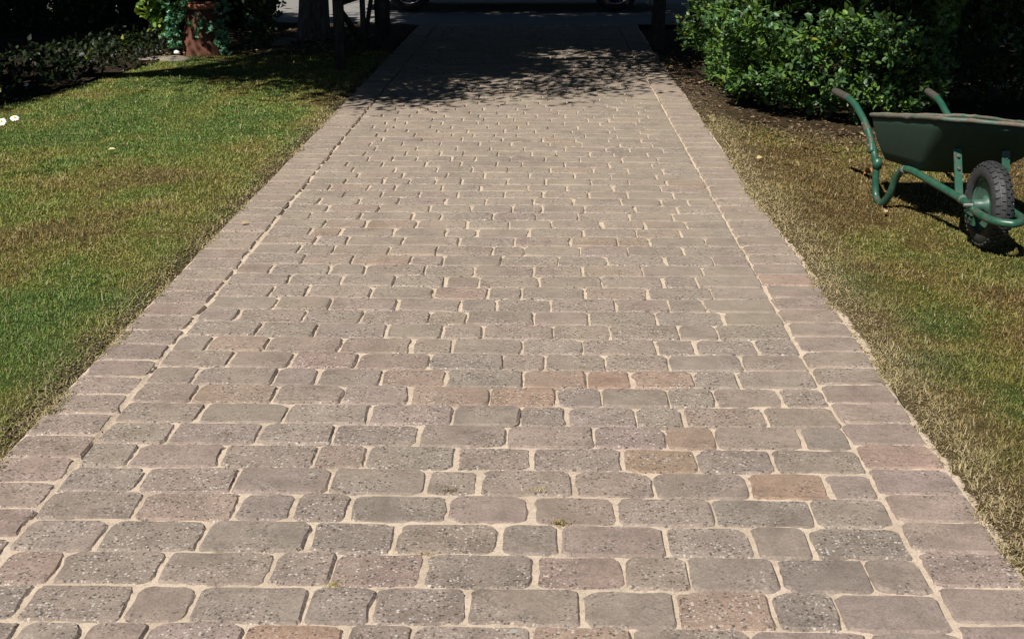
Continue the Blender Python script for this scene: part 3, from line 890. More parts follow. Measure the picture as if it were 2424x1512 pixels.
# --- trees; each crown is a spread of leafy clumps carried by limbs
def tree(name, label, base, trunk, radii, clumps, leaf, n_leaf, tint=0.8, big=None):
    """clumps: (centre, radius, weight)"""
    root = empty(name, base)
    tag(root, label, 'tree')
    bv = Vector(base)
    m = MB(); m.tube([Vector(p) - bv for p in trunk], radii, 16, 4); m.build('trunk', M['bark'], root, True)
    top = Vector(trunk[-1])
    fork = Vector(trunk[-2])
    twigs = []
    for i, (c, r, w) in enumerate(clumps):
        if i % 6: continue
        c = Vector(c)
        s = fork.lerp(top, random.random())
        mid = s.lerp(c, 0.5) + Vector((random.uniform(-.3,.3), random.uniform(-.3,.3), 0.35))
        for q in (0.45, 0.6, 0.75, 0.88, 1.0):
            twigs.append((tuple(s*(1-q)**2 + mid*2*q*(1-q) + c*q*q), 0.42, 1.6))
        b = MB(); b.tube([s - bv, mid - bv, c - bv], [radii[-1]*0.45, 0.03, 0.008], 6, 3)
        b.build('branch', M['bark'], root, True)
    def leaves(clumps, leaf, n_leaf):
        w = np.array([c[2] * c[1]**2 for c in clumps]); w = w / w.sum()
        k = RNG.choice(len(clumps), n_leaf, p=w)
        C = np.array([c[0] for c in clumps])[k]; rad = np.array([c[1] for c in clumps])[k]
        off = RNG.normal(0, 0.5, (n_leaf, 3)); off[:, 2] *= 0.55
        P = C + off * rad[:, None] - np.array(base)
        A = unit(RNG.normal(0, 1, (n_leaf, 3)) + np.array((0, 0, -0.3)))
        Nn = unit(RNG.normal(0, 0.6, (n_leaf, 3)) + np.array((0, 0, 1.0)))
        L = leaf * RNG.uniform(0.7, 1.3, n_leaf); W = L * RNG.uniform(0.5, 0.7, n_leaf)
        c = GREENS[RNG.integers(0, len(GREENS), n_leaf)] * RNG.uniform(0.7, 1.3, (n_leaf, 1)) * tint
        return P, A, Nn, L, W, c
    sets = [leaves(clumps, leaf, n_leaf), leaves(twigs, leaf, n_leaf // 6)]
    if big: sets.append(leaves(*big))
    P, A, Nn, L, W, c = cat_leaves(sets)
    link(bpy.data.objects.new('crown', leaf_mesh('crown', P, A, Nn, L, W, c, M['tree_leaf'], 'rhomb')), root)
    return root

def above(gx, gy, h):
    """the point at height h whose shadow falls on the ground at gx, gy"""
    L = h / math.tan(SUN_EL)
    return (gx - SUN_TO.x * L, gy - SUN_TO.y * L, h)

# tree whose limbs spread over the drive (trunk behind the left hedge, outside the picture)
cl = []; deep = []
rnd = random.Random(5)
def near_edge(x):
    return float(np.interp(x, [-3.3, -2.6, -1.9, -1.3, 0.0, 0.7, 1.3, 2.5, 5.0], [11.0, 10.5, 10.05, 9.75, 10.1, 10.7, 11.0, 11.3, 11.0]))
for k in range(170):
    gx = rnd.uniform(-3.0, 4.6); gy = rnd.uniform(9.6, 17.4)
    e = near_edge(gx)
    h = rnd.uniform(3.4, 6.2)
    if gy < e + 1.6: h = rnd.uniform(2.7, 4.0)
    if gy < e + 0.3: continue
    if gx < -1.9 and gy > 15.2: continue
    wgt = 1.0
    # thin part that lets the sun through in flecks on the right half of the drive
    if -0.4 < gx < 1.5 and gy < 13.9: wgt = 0.55
    elif gx < -0.4 and gy < e + 1.3: wgt = 1.7
    if gx < -2.0 and gy < 13: wgt = 0.9
    if 1.5 < gx < 3.3 and gy < 13.4: continue
    if -1.0 < gx < 0.8 and gy > 17.1: continue
    cl.append((above(gx, gy, h), rnd.uniform(0.5, 0.75) if gy < e + 1.6 else rnd.uniform(0.6, 0.85), wgt))
    if wgt == 1.0 and gy > e + 1.0: deep.append(cl[-1])
TB = (-6.3, 9.0, 0)
tree('broadleaf_tree', 'spreading broadleaf tree behind the left hedge that shades the far drive', TB,
     [(-6.3, 9.0, -0.1), (-6.28, 9.0, 1.2), (-6.1, 8.9, 2.6), (-5.55, 8.6, 3.8), (-4.7, 8.1, 4.8)], [0.30, 0.24, 0.21, 0.17, 0.12], cl, 0.08, 84000, 0.8, (deep, 0.17, 44000))

# tree whose trunk stands beside the gate
cl = []
for k in range(90):
    gx = rnd.uniform(-1.9, 4.4); gy = rnd.uniform(16.2, 21.5)
    h = rnd.uniform(5.0, 8.0)
    if -0.9 < gx < 0.7 and 17.2 < gy < 18.7: continue
    cl.append((above(gx, gy, h), rnd.uniform(0.7, 1.0), 1.0))
tree('broadleaf_tree', 'grey trunk of the tree standing beside the open gate', (-2.62, 14.5, 0),
     [(-2.62, 14.5, -0.1), (-2.62, 14.5, 0.12), (-2.60, 14.5, 0.6), (-2.57, 14.5, 2.2), (-2.5, 14.4, 4.2), (-2.2, 14.0, 6.2)], [0.24, 0.19, 0.165, 0.155, 0.14, 0.09], cl, 0.10, 20000, 0.8, (cl, 0.18, 22000))

# unseen tree, added to keep the back left corner dark
cl = []
for k in range(110):
    gx = rnd.uniform(-9.5, -3.6); gy = rnd.uniform(12.6, 18.0)
    if gx > -4.9 and gy < 14.4: continue
    h = rnd.uniform(3.6, 7.0)
    cl.append((above(gx, gy, h), rnd.uniform(0.7, 1.0), 1.0))
tree('broadleaf_tree', 'unseen leafy tree added at the back left to darken the corner behind the planter', (-8.6, 10.2, 0),
     [(-8.6, 10.2, -0.1), (-8.6, 10.2, 1.0), (-8.5, 10.2, 2.6), (-8.4, 10.2, 4.2), (-8.2, 10.1, 5.6)], [0.3, 0.25, 0.22, 0.18, 0.1], cl, 0.11, 16000, 0.8, (cl, 0.19, 26000))

# tree at the right, outside the picture, added to shade the shrub behind the tray
cl = []
for k in range(17):
    gx = rnd.uniform(3.3, 6.2); gy = rnd.uniform(9.0, 12.2)
    cl.append((above(gx, gy, rnd.uniform(3.0, 5.2)), rnd.uniform(0.5, 0.75), 1.0))
tree('broadleaf_tree', 'tree beyond the right border of the picture, added to shade the shrub behind the tray', (6.6, 5.2, 0),
     [(6.6, 5.2, -0.1), (6.6, 5.2, 0.7), (6.5, 5.3, 2.0), (6.0, 5.6, 3.4), (5.0, 6.0, 4.3)], [0.22, 0.17, 0.15, 0.12, 0.08], cl, 0.10, 6000, 0.8, (cl, 0.17, 5000))
# unseen tree behind the right-hand shrub, added to block sky light
cl = []
for k in range(60):
    cl.append(((rnd.uniform(2.6, 9.0), rnd.uniform(11.5, 17.0), rnd.uniform(2.2, 7.5)), rnd.uniform(0.8, 1.2), 1.0))
tree('broadleaf_tree', 'unseen tree behind the right-hand shrub, added to deepen the shade', (5.2, 13.2, 0),
     [(5.2, 13.2, -0.1), (5.2, 13.2, 0.6), (5.25, 13.3, 2.0), (5.3, 13.5, 4.0), (5.4, 13.8, 6.0)], [0.25, 0.2, 0.18, 0.14, 0.08], cl, 0.19, 22000)
# unseen belt of trees across the road, added to darken the far shade
n = 30000
P = np.stack([RNG.uniform(-26, 26, n), RNG.normal(31, 1.8, n), 12 * RNG.random(n)], 1)
P[:, 2] *= 0.75 + 0.5*fbm(P[:, 0]*0.35, P[:, 0]*0, 95)
lv = (P, unit(RNG.normal(0, 1, (n, 3))), unit(RNG.normal(0, 0.7, (n, 3)) + np.array((0, -0.6, 0.6))), RNG.uniform(0.35, 0.7, n), RNG.uniform(0.25, 0.45, n))
o = link(bpy.data.objects.new('woods', leaf_mesh('woods', *lv, GREENS[RNG.integers(0, 5, n)] * 0.8, M['tree_leaf'], 'rhomb')))
tag(o, 'unseen belt of trees on the far side of the road, added to deepen the shade', 'woods', kind='stuff')

# ------------------------------------------------------------------ flower bed
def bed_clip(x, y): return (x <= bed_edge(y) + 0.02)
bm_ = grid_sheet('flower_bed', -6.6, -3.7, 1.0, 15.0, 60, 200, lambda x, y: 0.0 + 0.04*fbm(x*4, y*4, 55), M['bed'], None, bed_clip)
tag(link(bpy.data.objects.new('flower_bed', bm_)), 'soil bed under the left hedge, coloured dark to deepen its shade', kind='structure')
bk = grid_sheet('back_bed', -12, XL - EDGE - 0.03, 12.9, 16.3, 120, 60, lambda x, y: -0.012 + 0.05*fbm(x*4, y*4, 56)*np.clip((-1.65 - x)*4, 0, 1), M['soil'])
tag(link(bpy.data.objects.new('back_bed', bk)), 'bare shaded soil between the lawn and the road', kind='structure')

n = 1500
y_ = RNG.uniform(5.5, 13.5, n); x_ = bed_edge(y_) - RNG.uniform(0.02, 1.0, n)
P = np.stack([x_, y_, RNG.uniform(0.03, 0.26, n)], 1)
D = unit(RNG.normal(0, 0.4, (n, 3)) + np.array((0.3, 0, 0.8)))
lv = sprig_leaves(P, D, 6, 0.06, 0.12, 0.22)  # leaf colour cut far down to paint in the shade of the bed
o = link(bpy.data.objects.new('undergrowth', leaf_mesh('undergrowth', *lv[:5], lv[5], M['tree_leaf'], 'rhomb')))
tag(o, 'low leaves filling the shaded bed under the left hedge, coloured dark to imitate shade', 'undergrowth', kind='stuff')

# daisies
def daisy(label, base, head, r, tilt, group='white daisies in the left bed'):
    root = empty('daisy', base); tag(root, label, 'daisy', group)
    b = Vector(base); h = Vector(head)
    m = MB(); m.tube([(0, 0, -0.02), (h - b) * 0.5 + Vector((-0.02, 0, 0.04)), h - b], 0.0022, 5, 4); m.build('stem', M['leafgreen'], root, True)
    Rm = Matrix.Translation(h - b) @ Matrix.Rotation(tilt[0], 4, 'X') @ Matrix.Rotation(tilt[1], 4, 'Y')
    m = MB()
    k = 17
    for i in range(k):
        a = 2*math.pi*i/k + random.uniform(-.08, .08)
        L = r * random.uniform(0.9, 1.05); w = r*0.30
        Mi = Rm @ Matrix.Rotation(a, 4, 'Z')
        q = [(r*0.2, 0, 0.002), (L*0.55, w/2, 0.004), (L*0.97, w*0.3, -0.001), (L, 0, -0.002), (L*0.97, -w*0.3, -0.001), (L*0.55, -w/2, 0.004)]
        q2 = [(x, y, z - 0.0012) for x, y, z in q]
        m.add([Mi @ Vector(p) for p in q + q2], [(0,1,2,3,4,5), (11,10,9,8,7,6)] + [(i_, i_+6, (i_+1) % 6 + 6, (i_+1) % 6) for i_ in range(6)])
    m.build('petals', M['petal'], root)
    m = MB(); m.lathe([(0.0001, 0.010), (r*0.16, 0.0095), (r*0.27, 0.006), (r*0.3, 0.0)], 14, Rm); m.build('flower_disc', M['daisy_eye'], root, True)
M['leafgreen'] = mat_simple('stem_green', (0.05, 0.10, 0.03), 0.6)
daisy('white daisy at the left edge of the lawn, the rightmost of the sunlit ones', (-3.30, 7.05, 0), (-3.005, 7.02, 0.36), 0.027, (0.45, 0.1))
daisy('white daisy at the left edge of the lawn, between its two sunlit neighbours', (-3.34, 7.0, 0), (-3.065, 6.98, 0.345), 0.027, (0.75, -0.1))
daisy('white daisy cut by the left border of the picture beside the sunlit lawn', (-3.36, 7.0, 0), (-3.11, 6.93, 0.34), 0.026, (0.9, 0.3))
daisy('white daisy low in the shade beyond the lawn edge', (-4.32, 10.15, 0), (-4.22, 10.15, 0.10), 0.024, (0.5, 0.2))
daisy('white daisy in the dark bed near the left border of the picture', (-4.55, 9.9, 0), (-4.33, 9.9, 0.42), 0.027, (0.5, 0.2))

# ------------------------------------------------------------------ chimney pot planter with ivy
pl = empty('chimney_pot_planter', (-3.5, 13.05, 0))
tag(pl, 'tall brown terracotta chimney pot used as a planter, overgrown with ivy', 'planter')
m = MB(); m.lathe([(0.235, -0.03), (0.24, 0.0), (0.232, 0.05), (0.205, 0.2), (0.178, 0.36), (0.164, 0.465), (0.15, 0.465), (0.15, 0.40), (0.16, 0.1), (0.0, 0.09)], 40)
m.build('body', M['shaded_terracotta'], pl, True)
m = MB(); m.lathe([(0.161, 0.462), (0.186, 0.466), (0.190, 0.482), (0.190, 0.506), (0.184, 0.516), (0.158, 0.516), (0.148, 0.506), (0.148, 0.470)], 40, None, True)
m.build('rim', M['terracotta'], pl, True)
m = MB(); m.lathe([(0.149, 0.47), (0.07, 0.485), (0.0, 0.49)], 24); m.build('compost', M['bed'], pl)

IVY = np.array([(0.050, 0.120, 0.070), (0.040, 0.100, 0.060), (0.075, 0.150, 0.095), (0.045, 0.105, 0.05)])
def plant_cloud(name, label, cat, boxes, size, per, pal, kind, bright, base, stems):
    root = empty(name, base); tag(root, label, cat)
    parts = []
    for (lo, hi, n) in boxes:
        P = RNG.uniform(lo, hi, (n, 3))
        D = unit(RNG.normal(0, 0.5, (n, 3)) + np.array((-0.1, -0.8, 0.35)))
        parts.append(sprig_leaves(P, D, per, size, size*1.4, bright, pal, 0.03))
    P, A, Nn, L, W, c = cat_leaves(parts)
    if kind == 'ivy': W = L * 0.85
    P = P - np.array(base)
    link(bpy.data.objects.new('foliage', leaf_mesh('foliage', P, A, Nn, L, W, c, M['leaf'], kind)), root)
    for pts in stems:
        m = MB(); m.tube([Vector(p) - Vector(base) for p in pts], 0.004, 5, 4); m.build('stem', M['twig'], root, True)
    return root
plant_cloud('ivy', 'blue green small leaved ivy trailing down both sides of the chimney pot, with unseen clumps added above to shade it', 'ivy',
    [((-3.86, 12.78, 0.36), (-3.62, 13.0, 0.66), 70), ((-3.86, 12.78, 0.20), (-3.68, 12.95, 0.40), 42), ((-3.80, 12.76, 0.08), (-3.70, 12.92, 0.22), 16),
     ((-3.66, 12.80, 0.50), (-3.55, 12.9, 0.66), 14), ((-3.76, 12.35, 0.68), (-3.30, 12.8, 0.98), 110), ((-3.66, 12.78, 0.30), (-3.36, 12.80, 0.40), 8), ((-3.7, 12.7, 0.66), (-3.2, 13.3, 1.0), 80), ((-3.52, 12.76, 0.27), (-3.42, 12.79, 0.36), 6), ((-3.40, 12.76, 0.22), (-3.25, 12.95, 0.36), 26), ((-3.32, 12.80, 0.10), (-3.20, 12.95, 0.26), 24), ((-3.28, 12.80, 0.0), (-3.20, 12.9, 0.1), 10),  # the boxes above the rim are unseen growth, added to shade the pot
     ((-3.32, 12.85, 0.40), (-3.18, 13.1, 0.60), 18)],
    0.036, 7, IVY, 'ivy', 2.2, (-3.5, 13.05, 0.5),
    [[(-3.52, 13.0, 0.5), (-3.66, 12.86, 0.5), (-3.74, 12.84, 0.3), (-3.75, 12.84, 0.1)], [(-3.46, 13.0, 0.5), (-3.45, 12.84, 0.42), (-3.33, 12.83, 0.28), (-3.24, 12.85, 0.02)]])
VAR = np.array([(0.22, 0.30, 0.05), (0.10, 0.20, 0.04), (0.30, 0.34, 0.08), (0.08, 0.16, 0.035)])
plant_cloud('spotted_laurel', 'yellow green variegated shrub at the left of the chimney pot', 'shrub',
    [((-4.10, 12.85, 0.38), (-3.84, 13.1, 0.75), 42), ((-4.02, 12.85, 0.24), (-3.86, 13.0, 0.42), 9)], 0.085, 6, VAR, 'oval', 0.9, (-4.0, 13.2, 0),
    [[(-4.0, 13.2, 0), (-4.0, 13.15, 0.3), (-3.95, 13.0, 0.6)], [(-4.02, 13.2, 0), (-4.06, 13.1, 0.3), (-4.05, 13.0, 0.62)]])
plant_cloud('variegated_bush', 'dark bush with a few sunlit yellow leaves between planter and tree trunk', 'shrub',
    [((-3.15, 13.2, 0.30), (-2.75, 13.6, 0.75), 60), ((-3.1, 13.3, 0.05), (-2.9, 13.6, 0.3), 30), ((-2.85, 13.1, 0.36), (-2.75, 13.3, 0.56), 8)], 0.06, 6, np.concatenate([VAR[1:2], GREENS[:2], GREENS[:2]]), 'oval', 0.8, (-3.0, 13.5, 0),
    [[(-3.0, 13.5, 0), (-2.98, 13.45, 0.3), (-2.9, 13.3, 0.6)], [(-3.0, 13.5, 0), (-3.06, 13.4, 0.4), (-3.05, 13.35, 0.7)]])

def rock(name, label, loc, r, sc, mat, group=None):
    bm_v = []
    m = MB(); nn = 8; mm = 6
    vs = [(0, 0, sc[2]*r)]
    for i in range(1, mm):
        ph = math.pi * i / mm
        for k in range(nn):
            a = 2*math.pi*k/nn
            j = random.uniform(0.8, 1.15)
            vs.append((r*sc[0]*math.sin(ph)*math.cos(a)*j, r*sc[1]*math.sin(ph)*math.sin(a)*j, r*sc[2]*math.cos(ph)*j))
    vs.append((0, 0, -sc[2]*r))
    fs = [(0, 1+k, 1+(k+1) % nn) for k in range(nn)]
    for i in range(mm-2):
        for k in range(nn):
            fs.append((1+i*nn+k, 1+(i+1)*nn+k, 1+(i+1)*nn+(k+1) % nn, 1+i*nn+(k+1) % nn))
    last = len(vs)-1; b0 = 1+(mm-2)*nn
    fs += [(b0+k, last, b0+(k+1) % nn) for k in range(nn)]
    m.add(vs, fs)
    o = m.build(name, mat, None, True); o.location = loc
    return tag(o, label, 'stone', group)
rock('paving_stone', 'flat grey brown stone half sunk in the turf before the chimney pot', (-3.80, 12.55, 0.0), 0.26, (1.2, 0.75, 0.16), M['stone'])
rock('pebble', 'small pale stone at the left foot of the chimney pot', (-3.72, 12.78, 0.05), 0.03, (1.2, 0.8, 0.7), M['petal'])
rock('paving_stone', 'flat sunlit stone lying on the soil beside the tree trunk', (-2.95, 13.75, 0.03), 0.2, (1.2, 0.8, 0.2), M['stone'])
rock('paving_stone', 'flat stone between planter and trunk, the smaller and farther one', (-2.88, 14.15, 0.03), 0.14, (1.2, 0.8, 0.2), M['stone'])

# ------------------------------------------------------------------ gate, posts
def post(label, loc, w, h):
    m = MB(); m.box((-w/2, -w/2, -0.1), (w/2, w/2, h - 0.04))
    m.add([(-w/2,-w/2,h-0.04),(w/2,-w/2,h-0.04),(w/2,w/2,h-0.04),(-w/2,w/2,h-0.04),(0,0,h)], [(0,1,4),(1,2,4),(2,3,4),(3,0,4)])
    o = m.build('gate_post', M['gate_wood']); o.location = loc
    return tag(o, label, 'gate post')
post('dark square gate post at the left of the entrance, hinge side', (-1.74, 13.78, 0), 0.15, 1.35)
rp = post('dark square gate post at the right of the entrance, beside the shrub', (1.27, 14.1, 0), 0.14, 1.35)
m = MB(); m.box((-0.075, -0.02, 0.0), (-0.071, 0.02, 0.10)); m.tube([(-0.08, 0, 0.05), (-0.12, 0, 0.05), (-0.125, 0, 0.02)], 0.008, 6, 2)
lo = m.build('latch', M['blade_metal'], rp); lo.location = (0, -0.05, 0.42)

gate = empty('field_gate', (-1.72, 13.66, 0))
tag(gate, 'dark wooden barred gate standing open along the left side of the drive', 'gate')
ga = Vector((-1.72, 13.62, 0)); gb = Vector((-1.90, 11.82, 0)); gd = (gb - ga)
def gp(t, z): return ga + gd * t + Vector((0, 0, z)) - gate.location
def bar(name, t0, z0, t1, z1, w, th):
    m = MB(); m.beam(gp(t0, z0), gp(t1, z1), w, th); return m.build(name, M['gate_wood'], gate)
bar('hanging_stile', 0, 0.06, 0, 1.25, 0.075, 0.075)
bar('closing_stile', 1.0, -0.03, 1.0, 1.25, 0.07, 0.095)
bar('mid_stile', 0.48, 0.14, 0.48, 1.12, 0.05, 0.05)
for z in (0.14, 0.62, 0.84, 1.1):
    bar('rail', 0.0, z, 1.0, z, 0.022, 0.07)
bar('brace', 0.50, 0.16, 0.98, 0.56, 0.03, 0.06)
bar('brace', 0.46, 0.16, 0.03, 1.05, 0.03, 0.06)

# ------------------------------------------------------------------ parked car
def car():
    cx0, cy0 = -0.435, 18.2                    # middle of the wheelbase, near wheel line
    root = empty('parked_car', (cx0, cy0 + 0.78, 0))
    tag(root, 'dark car parked broadside on the road at the end of the drive', 'car')
    wb = 2.91 / 2; wr = 0.325
    N = 60; x0, x1 = -2.28, 2.28
    def zb(x):
        z = 0.235
        if abs(x) > 2.0: z = 0.235 + (abs(x) - 2.0) * 0.5
        return z
    def arch(x):
        z = zb(x)
        for w in (-wb, wb):
            d = abs(x - w)
            if d < 0.39: z = max(z, 0.30 + math.sqrt(0.39**2 - d*d))
        return z
    def belt(x): return float(np.interp(x, [-2.28, -2.2, -1.2, 0.2, 1.1, 2.0, 2.28], [0.70, 0.86, 0.94, 0.93, 0.92, 0.80, 0.60]))
    def roof(x): return float(np.interp(x, [-2.28, -2.15, -1.75, -0.9, 0.0, 0.55, 1.25, 2.0, 2.28], [0.72, 0.90, 1.22, 1.46, 1.47, 1.38, 0.98, 0.84, 0.62]))
    def hw(x): return 0.90 - 0.16 * (abs(x) / 2.28) ** 4
    m = MB(); rings = []
    xs = [x0 + (x1 - x0) * i / N for i in range(N + 1)]
    vs = []
    for x in xs:
        w = hw(x); b = arch(x); bl = belt(x); rf = max(roof(x), bl + 0.01)
        k = (rf - bl)
        ring = [(-w*0.97, b), (-w, (b + bl)/2 + 0.05), (-w*0.97, bl), (-(w*0.95 - 0.42*k), rf - 0.03), (-(w*0.8 - 0.42*k), rf), ((w*0.8 - 0.42*k), rf), ((w*0.95 - 0.42*k), rf - 0.03), (w*0.97, bl), (w, (b+bl)/2 + 0.05), (w*0.97, b), (w*0.6, 0.24), (-w*0.6, 0.24)]
        vs += [(x, y, z) for y, z in ring]
    n = 12; fs = []
    for i in range(N):
        for k in range(n):
            fs.append((i*n+k, i*n+(k+1) % n, (i+1)*n+(k+1) % n, (i+1)*n+k))
    fs.append(tuple(range(n))); fs.append(tuple(N*n + k for k in reversed(range(n))))
    m.add(vs, fs)
    m.build('body', M['car'], root, True)
    # side windows, a little proud of the glasshouse
    for s in (-1, 1):
        for (a, b) in ((-1.55, -0.75), (-0.68, 0.18), (0.25, 0.95)):
            m = MB(); q = []
            for x, up in ((a, 0), (b, 0), (b, 1), (a, 1)):
                w = hw(x); bl = belt(x); rf = max(roof(x), bl + 0.01); k = rf - bl
                t = 0.08 if not up else 0.82
                q.append((x, s * (w*0.97 + ((w*0.95 - 0.42*k) - w*0.97)*t + 0.006), bl + (rf - 0.03 - bl)*t))
            q2 = [(x, y - s*0.004, z) for x, y, z in q]
            m.add(q + q2, [(0,1,2,3), (7,6,5,4), (0,4,5,1), (1,5,6,2), (2,6,7,3), (3,7,4,0)])
            m.build('window', M['glass'], root)
        m = MB(); m.box((-wb + 0.42, s*0.885 - 0.02, 0.205), (wb - 0.42, s*0.885 + 0.02, 0.27)); m.build('sill', M['plastic'], root)
        m = MB(); m.box((0.62, s*0.92 - 0.07, 0.93), (0.78, s*0.92 + 0.09*s + 0.03, 1.05)); m.build('mirror', M['car'], root)
        m = MB(); m.box((2.05, s*0.62 - 0.12, 0.62), (2.20, s*0.62 + 0.12, 0.73)); m.build('headlight', M['lamp'], root)
        m = MB(); m.box((-2.24, s*0.62 - 0.11, 0.72), (-2.14, s*0.62 + 0.11, 0.86)); m.build('tail_light', M['terracotta'], root)
    for sx in (-wb, wb):
        for sy in (-1, 1):
            w = empty('wheel', (sx, sy * 0.78, wr)); w.parent = root
            Rx = Matrix.Rotation(R(90), 4, 'X')
            m = MB(); m.lathe([(0.22, -0.10), (0.235, -0.105), (0.29, -0.105), (0.318, -0.085), (0.325, -0.06), (0.325, 0.06), (0.318, 0.085), (0.29, 0.105), (0.235, 0.105), (0.22, 0.10)], 40, Rx, True)
            m.build('tyre', M['car_tyre'], w, True)
            m = MB(); m.lathe([(0.222, -0.098), (0.222, 0.098), (0.205, 0.09), (0.19, 0.0), (0.205, -0.09)], 40, Rx, True)
            for k in range(5):
                for dk in (-0.13, 0.13):
                    a = 2*math.pi*k/5 + dk; a2 = 2*math.pi*k/5 + dk*1.6
                    m.beam((0.03*math.cos(a), sy*0.085, 0.03*math.sin(a)), (0.208*math.cos(a2), sy*0.080, 0.208*math.sin(a2)), 0.022, 0.02, (0, 1, 0))
            m.lathe([(0.0001, 0.10), (0.045, 0.098), (0.05, 0.07), (0.05, 0.0)], 20, Matrix.Rotation(R(90 if sy < 0 else -90), 4, 'X'))
            m.build('rim', M['alloy'], w, True)
    return root
car()

# ------------------------------------------------------------------ wheelbarrow (world metres, moved under an Empty at the wheel's contact)
WB = Vector((2.085, 5.64, 0.008))
wbr = empty('wheelbarrow', WB)
tag(wbr, 'old green metal wheelbarrow with one rubber wheel standing on the dry lawn', 'wheelbarrow')
def wv(p): return Vector(p) - WB
def wpart(m, name, mat, smooth=False, parent=None): return m.build(name, mat, parent or wbr, smooth)

# tubular frame: one bent tube from handle to handle round the wheel
left = [(1.735, 6.72, .395), (1.752, 6.655, .330), (1.765, 6.60, .262), (1.776, 6.585, .20), (1.782, 6.58, .09), (1.786, 6.555, .035), (1.792, 6.50, .018), (1.80, 6.44, .035), (1.81, 6.385, .10), (1.82, 6.345, .185), (1.833, 6.29, .238), (1.855, 6.22, .252), (1.90, 6.08, .236), (1.985, 5.80, .200), (1.985, 5.62, .192), (1.99, 5.50, .192), (2.015, 5.42, .192), (2.065, 5.385, .192)]
right = [(2.085, 5.385, .192), (2.125, 5.42, .192), (2.15, 5.50, .192), (2.152, 5.62, .192), (2.17, 5.80, .200), (2.27, 6.08, .236), (2.315, 6.22, .252), (2.33, 6.29, .238), (2.338, 6.345, .185), (2.345, 6.385, .10), (2.35, 6.44, .035), (2.352, 6.50, .018), (2.354, 6.555, .035), (2.354, 6.58, .09), (2.352, 6.585, .20), (2.335, 6.60, .262), (2.30, 6.64, .310), (2.26, 6.70, .375)]
m = MB(); m.tube([wv(p) for p in left + right], 0.0185, 14, 5); wpart(m, 'frame', M['barrow_green'], True)
for pts in ([(1.752, 6.60, .268), (1.752, 6.65, .330), (1.736, 6.72, .400), (1.721, 6.80, .446), (1.707, 6.88, .481), (1.684, 6.97, .504), (1.645, 7.08, .518)],
            [(2.30, 6.62, .290), (2.26, 6.70, .375), (2.205, 6.76, .418), (2.189, 6.82, .448), (2.185, 6.90, .480), (2.175, 6.98, .505), (2.158, 7.07, .520)]):
    m = MB(); m.tube([wv(p) for p in pts], [0.0178]*7, 14, 4); wpart(m, 'handle', M['barrow_worn'], True)
    m = MB(); g0, g1 = Vector(pts[-2]), Vector(pts[-1])
    m.tube([wv(g0.lerp(g1, -0.15)), wv(g0.lerp(g1, 0.3)), wv(g0.lerp(g1, 0.8)), wv(g0.lerp(g1, 1.12))], [0.0208, 0.0212, 0.0212, 0.019], 12, 3); wpart(m, 'grip', M['grip'], True)
for sx in (1.782, 2.353):
    m = MB(); m.tube([wv((sx, 6.583, .185)), wv((sx, 6.584, .24))], 0.0235, 14, 1); wpart(m, 'sleeve', M['barrow_green'], True)

# tray: sheet metal pan, corners in world metres
TL = dict(rl=(1.745, 6.70, .450), fl=(1.865, 5.84, .576), fr=(2.43, 5.68, .548), rr=(2.30, 6.72, .440))
BL = dict(rl=(1.805, 6.575, .240), fl=(1.885, 6.15, .262), fr=(2.225, 6.10, .257), rr=(2.255, 6.59, .236))
order = ['rl', 'fl', 'fr', 'rr']
def rounded(c, rad, k=4):
    """polyline with rounded corners in order"""
    out = []
    n_ = len(order)
    for i, key in enumerate(order):
        p = Vector(c[key]); a = Vector(c[order[i-1]]); b = Vector(c[order[(i+1) % n_]])
        u = (a - p).normalized() * rad[key]; v = (b - p).normalized() * rad[key]
        for j in range(k + 1):
            t = j / k
            out.append((p + u)*(1-t)**2 + p*2*t*(1-t) + (p + v)*t*t)
    return out
rad_t = dict(rl=0.05, fl=0.07, fr=0.10, rr=0.05); rad_b = dict(rl=0.04, fl=0.05, fr=0.05, rr=0.04)
ot = rounded(TL, rad_t); ob = rounded(BL, rad_b)
cen = sum(ob, Vector()) / len(ob)
it = [p + (Vector((cen.x, cen.y, p.z)) - p).normalized()*0.004 for p in ot]
ib = [p + (Vector((cen.x, cen.y, p.z)) - p).normalized()*0.004 + Vector((0, 0, 0.003)) for p in ob]
m = MB(); k = len(ot)
LV = 5
def lerp_ring(a, b, t, bulge=0.0):
    return [p.lerp(q, t) + (p - Vector((cen.x, cen.y, p.z))).normalized()*bulge*math.sin(math.pi*t) for p, q in zip(a, b)]
rings = [lerp_ring(ob, ot, i/LV, 0.012) for i in range(LV+1)] + [lerp_ring(it, ib, i/LV, 0.008) for i in range(LV+1)]
vs = [wv(p) for r_ in rings for p in r_]
fs = []
for i in range(len(rings) - 1):
    for j in range(k):
        fs.append((i*k+j, i*k+(j+1) % k, (i+1)*k+(j+1) % k, (i+1)*k+j))
fs.append(tuple(reversed(range(k))))
fs.append(tuple((len(rings)-1)*k + j for j in range(k)))
m.add(vs, fs)
tray = wpart(m, 'tray', M['tray_green'], True)
m = MB(); loop = [p + Vector((0, 0, 0.002)) + (p - Vector((cen.x, cen.y, p.z))).normalized()*0.006 for p in ot]
dense = []
for i in range(len(loop)):
    a, b = loop[i], loop[(i+1) % len(loop)]
    nseg = max(1, int((b - a).length / 0.05))
    for q in range(nseg): dense.append(a.lerp(b, q/nseg))
dense = [p + Vector((random.gauss(0, .0009), random.gauss(0, .0009), random.gauss(0, .0016))) for p in dense]
dense.append(dense[0])
m.tube([wv(p) for p in dense], 0.0105, 8, 1, False); wpart(m, 'tray_rim', M['rim_worn'], True, None)
